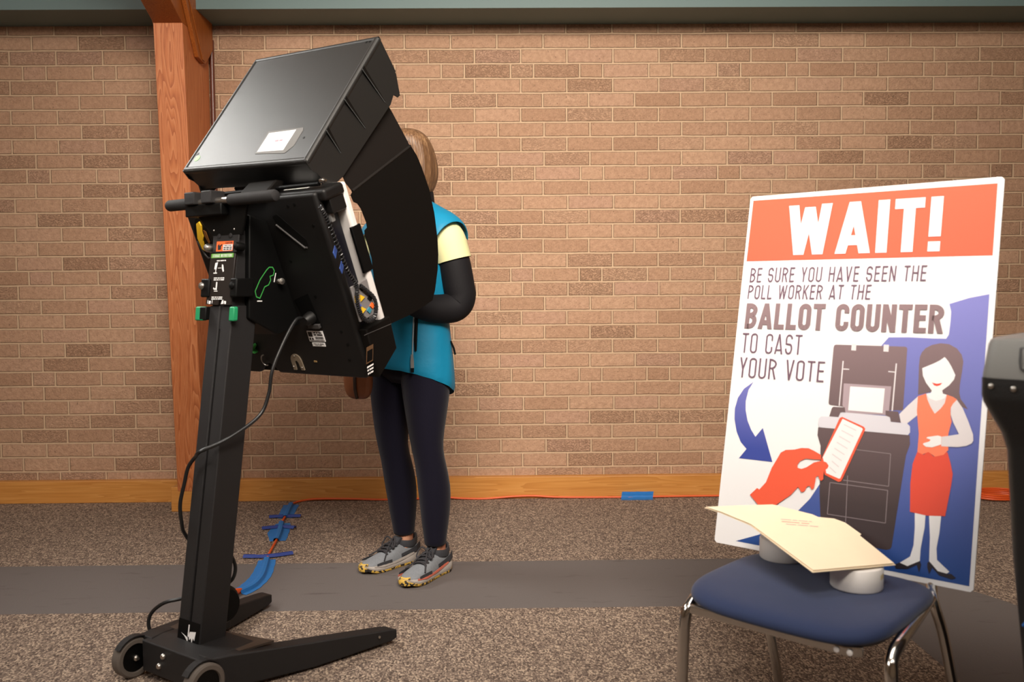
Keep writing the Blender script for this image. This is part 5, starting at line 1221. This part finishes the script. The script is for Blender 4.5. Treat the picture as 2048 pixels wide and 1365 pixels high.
# ---- paper rolls on the seat
M['roll'] = mat('white_paper_roll', rgb(238, 234, 230), .6, bump=.1)
M['roll_core'] = mat('grey_core', rgb(120, 112, 104), .8)
def roll(x, y, z, label, stain=False):
    p = CM @ Vector((x, y, z)); r = empty('paper_roll', p)
    tag(r, label, 'paper roll', 'paper rolls on the chair seat')
    b = MB(); b.lathe((0, 0, 0), (0, 0, 1), [(.022, 0), (.051, 0), (.053, .003), (.053, .044), (.051, .047), (.022, .047), (.022, 0)], 40); o = b.build('wound_paper', M['roll'], r, smooth=True)
    b = MB(); b.lathe((0, 0, 0), (0, 0, 1), [(.0185, .001), (.0218, .001), (.0218, .046), (.0185, .046), (.0185, .001)], 28); b.build('core', M['roll_core'], r, smooth=True)
    if stain:
        b = MB(); rings = []
        for z_ in (.026, .036): rings.append([(.0533*cos(radians(a)), .0533*sin(radians(a)), z_+.001*sin(a)) for a in range(-52, -30, 5)])
        b.loft(rings, cap=False, closed=False); b.build('yellow_stain', mat('yellow_stain', rgb(222, 206, 160), .6), r)
ZS = .4262
roll(-.148, .099, ZS+.001, 'white paper roll under another roll on the navy chair seat')
roll(-.146, .100, ZS+.0485, 'upper white paper roll of the stack of two, under the folder')
roll(.0585, .013, ZS, 'single white paper roll with yellow stain at the right of the seat', True)

# ---- manila folder lying across the rolls
M['manila'] = mat('manila_card', rgb(246, 228, 198), .65, vary=.03, vscale=20, bump=.08, bscale=300)
fo = empty('manila_folder', (.66, 1.95, .505)); FO = Vector((.66, 1.95, .505))
tag(fo, 'cream manila folder with printed label lying across the white paper rolls', 'folder')
FD = Vector((.4, -.917)); 
def fz(x, y): return .4735 + .208*((.762-x)*FD.x + (1.80-y)*FD.y)
def sheet(name, pts, dz, th=.0012):
    b = MB(); b.prism(pts, lambda p: Vector((p[0], p[1], fz(*p)+dz))-FO, lambda p: Vector((p[0], p[1], fz(*p)+dz+th))-FO); return b.build(name, M['manila'], fo)
back = sheet('back_leaf', [(.466, 2.047), (.551, 2.070), (.637, 2.090), (.718, 2.052), (.718, 2.041), (.763, 2.038), (.782, 2.020), (.797, 1.965), (.790, 1.957), (.814, 1.828), (.621, 1.770), (.550, 1.971), (.497, 2.026)], .0015)
front = sheet('front_leaf', [(.469, 2.045), (.551, 2.067), (.636, 2.086), (.715, 2.046), (.787, 1.955), (.811, 1.829), (.623, 1.773), (.552, 1.970), (.499, 2.024)], .0045)
b = MB()
def fpl(p): return Vector((p[0], p[1], fz(*p)+.0063))-FO
for k, (wd_, x0, x1) in enumerate((('7 3 6 2', .630, .700), ('9 4', .628, .690), ('6 6 5', .634, .706))):
    y = 2.004-.012*k
    b.mi = 1 if k == 1 else 0
    greek(b, wd_, [(x0, y+.003), (x1, y+.001), (x1, y-.002), (x0, y)], fpl)
b.build('label_print', [mat('faded_print', rgb(206, 178, 176), .7), mat('faded_red_print', rgb(222, 150, 146), .7)], front)


# ------------------------------------------------------------------ ballot tabulator at the right edge
M['tab_grey'] = mat('grey_plastic_lid', rgb(122, 122, 120), .5, bump=.2, bscale=500)
M['tab_black'] = mat('black_bin_plastic', rgb(21, 20, 20), .5, bump=.3, bscale=300)
M['arc_blue'] = mat('blue_printed_arc', rgb(24, 92, 168), .4)  # own blue of the printed logo arcs
te = Vector((.64, -.77, 0)).normalized(); tb_ = Vector((.77, .64, 0)).normalized(); T0 = Vector((.80, 1.5, 0))
tab = empty('ballot_tabulator', T0+te*.28+tb_*.28)
TO_ = T0+te*.28+tb_*.28
tag(tab, 'black ballot tabulator bin with grey lid at the right edge of the view', 'tabulator')
def tp(u, w, z): return T0+te*u+tb_*w+Vector((0, 0, z))-TO_
def trect(i, z, r=.03, W=.56, H=.56, n=6, lift=0):
    out = []
    for cx, cy, a0 in ((W-i-r, H-i-r, 0), (i+r, H-i-r, 90), (i+r, i+r, 180), (W-i-r, i+r, 270)):
        for k in range(n+1):
            a = radians(a0+90*k/n); w_ = cy+r*sin(a); out.append(tp(cx+r*cos(a), w_, z+lift*w_))
    return out
b = MB(); b.loft([trect(i, z, .025) for i, z in ((.075, .03), (.072, .06), (.058, .37), (.040, .60), (.031, .775), (.024, .805), (.002, .858), (.0, .87), (.0, .899))]); bn = b.build('bin', M['tab_black'], tab, smooth=True, auto=40)
b = MB(); b.loft([trect(i, z, .025, lift=l_) for i, z, l_ in ((.001, .8995, 0), (.001, .905, 0), (.007, .955, .012), (.010, .963, .02), (.016, .966, .025))]); ld = b.build('grey_lid', M['tab_grey'], tab, smooth=True, auto=40)
b = MB(); b.prism([(.064, .93), (.064, .953), (.30, .953), (.30, .912), (.075, .912), (.066, .917)], lambda p: tp(p[0], -.0015+.10*(p[1]-.905), p[1]), lambda p: tp(p[0], .008+.10*(p[1]-.905), p[1])); b.build('latch_recess', mat('lid_groove', rgb(70, 70, 70), .55), ld, bevel=.003)
b = MB(); b.prism(rquad(.069, .917, .298, .950), lambda p: tp(p[0], -.0035+.10*(p[1]-.905), p[1]), lambda p: tp(p[0], .008+.10*(p[1]-.905), p[1])); b.build('latch_plate', M['tab_grey'], ld, bevel=.003)
for u, z in ((.0235, .886), (.0585, .884), (.12, .882)):
    b = MB(); b.lathe(tp(u, 0, z), -tb_, [(.0045, -.002), (.0045, .002), (.002, .0035), (0, .0035)], 12); b.build('screw', M['zinc'], bn, smooth=True)
b = MB()
def face_w(z):
    tabz = [(.06, .072), (.37, .058), (.60, .040), (.775, .031), (.805, .024)]
    for i in range(4):
        if tabz[i][0] <= z <= tabz[i+1][0]: return tabz[i][1]+(tabz[i+1][1]-tabz[i][1])*(z-tabz[i][0])/(tabz[i+1][0]-tabz[i][0])
    return .03
def arc_pts(pts): return [tp(u, face_w(z)-.0004, z) for u, z in pts]
b.tube(smooth_path(arc_pts([(.072, .665), (.090, .674), (.115, .682), (.15, .685), (.19, .68)]), 5), .003, 6)
b.tube(smooth_path(arc_pts([(.064, .478), (.080, .503), (.094, .535), (.104, .57), (.11, .61)]), 5), .003, 6)
b.build('blue_arc_print', M['arc_blue'], bn, smooth=True)
for u, w in ((.12, .12), (.44, .12), (.12, .44), (.44, .44)):
    b = MB(); b.lathe(tp(u, w, 0), (0, 0, 1), [(.022, 0), (.024, .006), (.024, .028), (.015, .032)], 16); b.build('caster', M['dark'], tab, smooth=True)
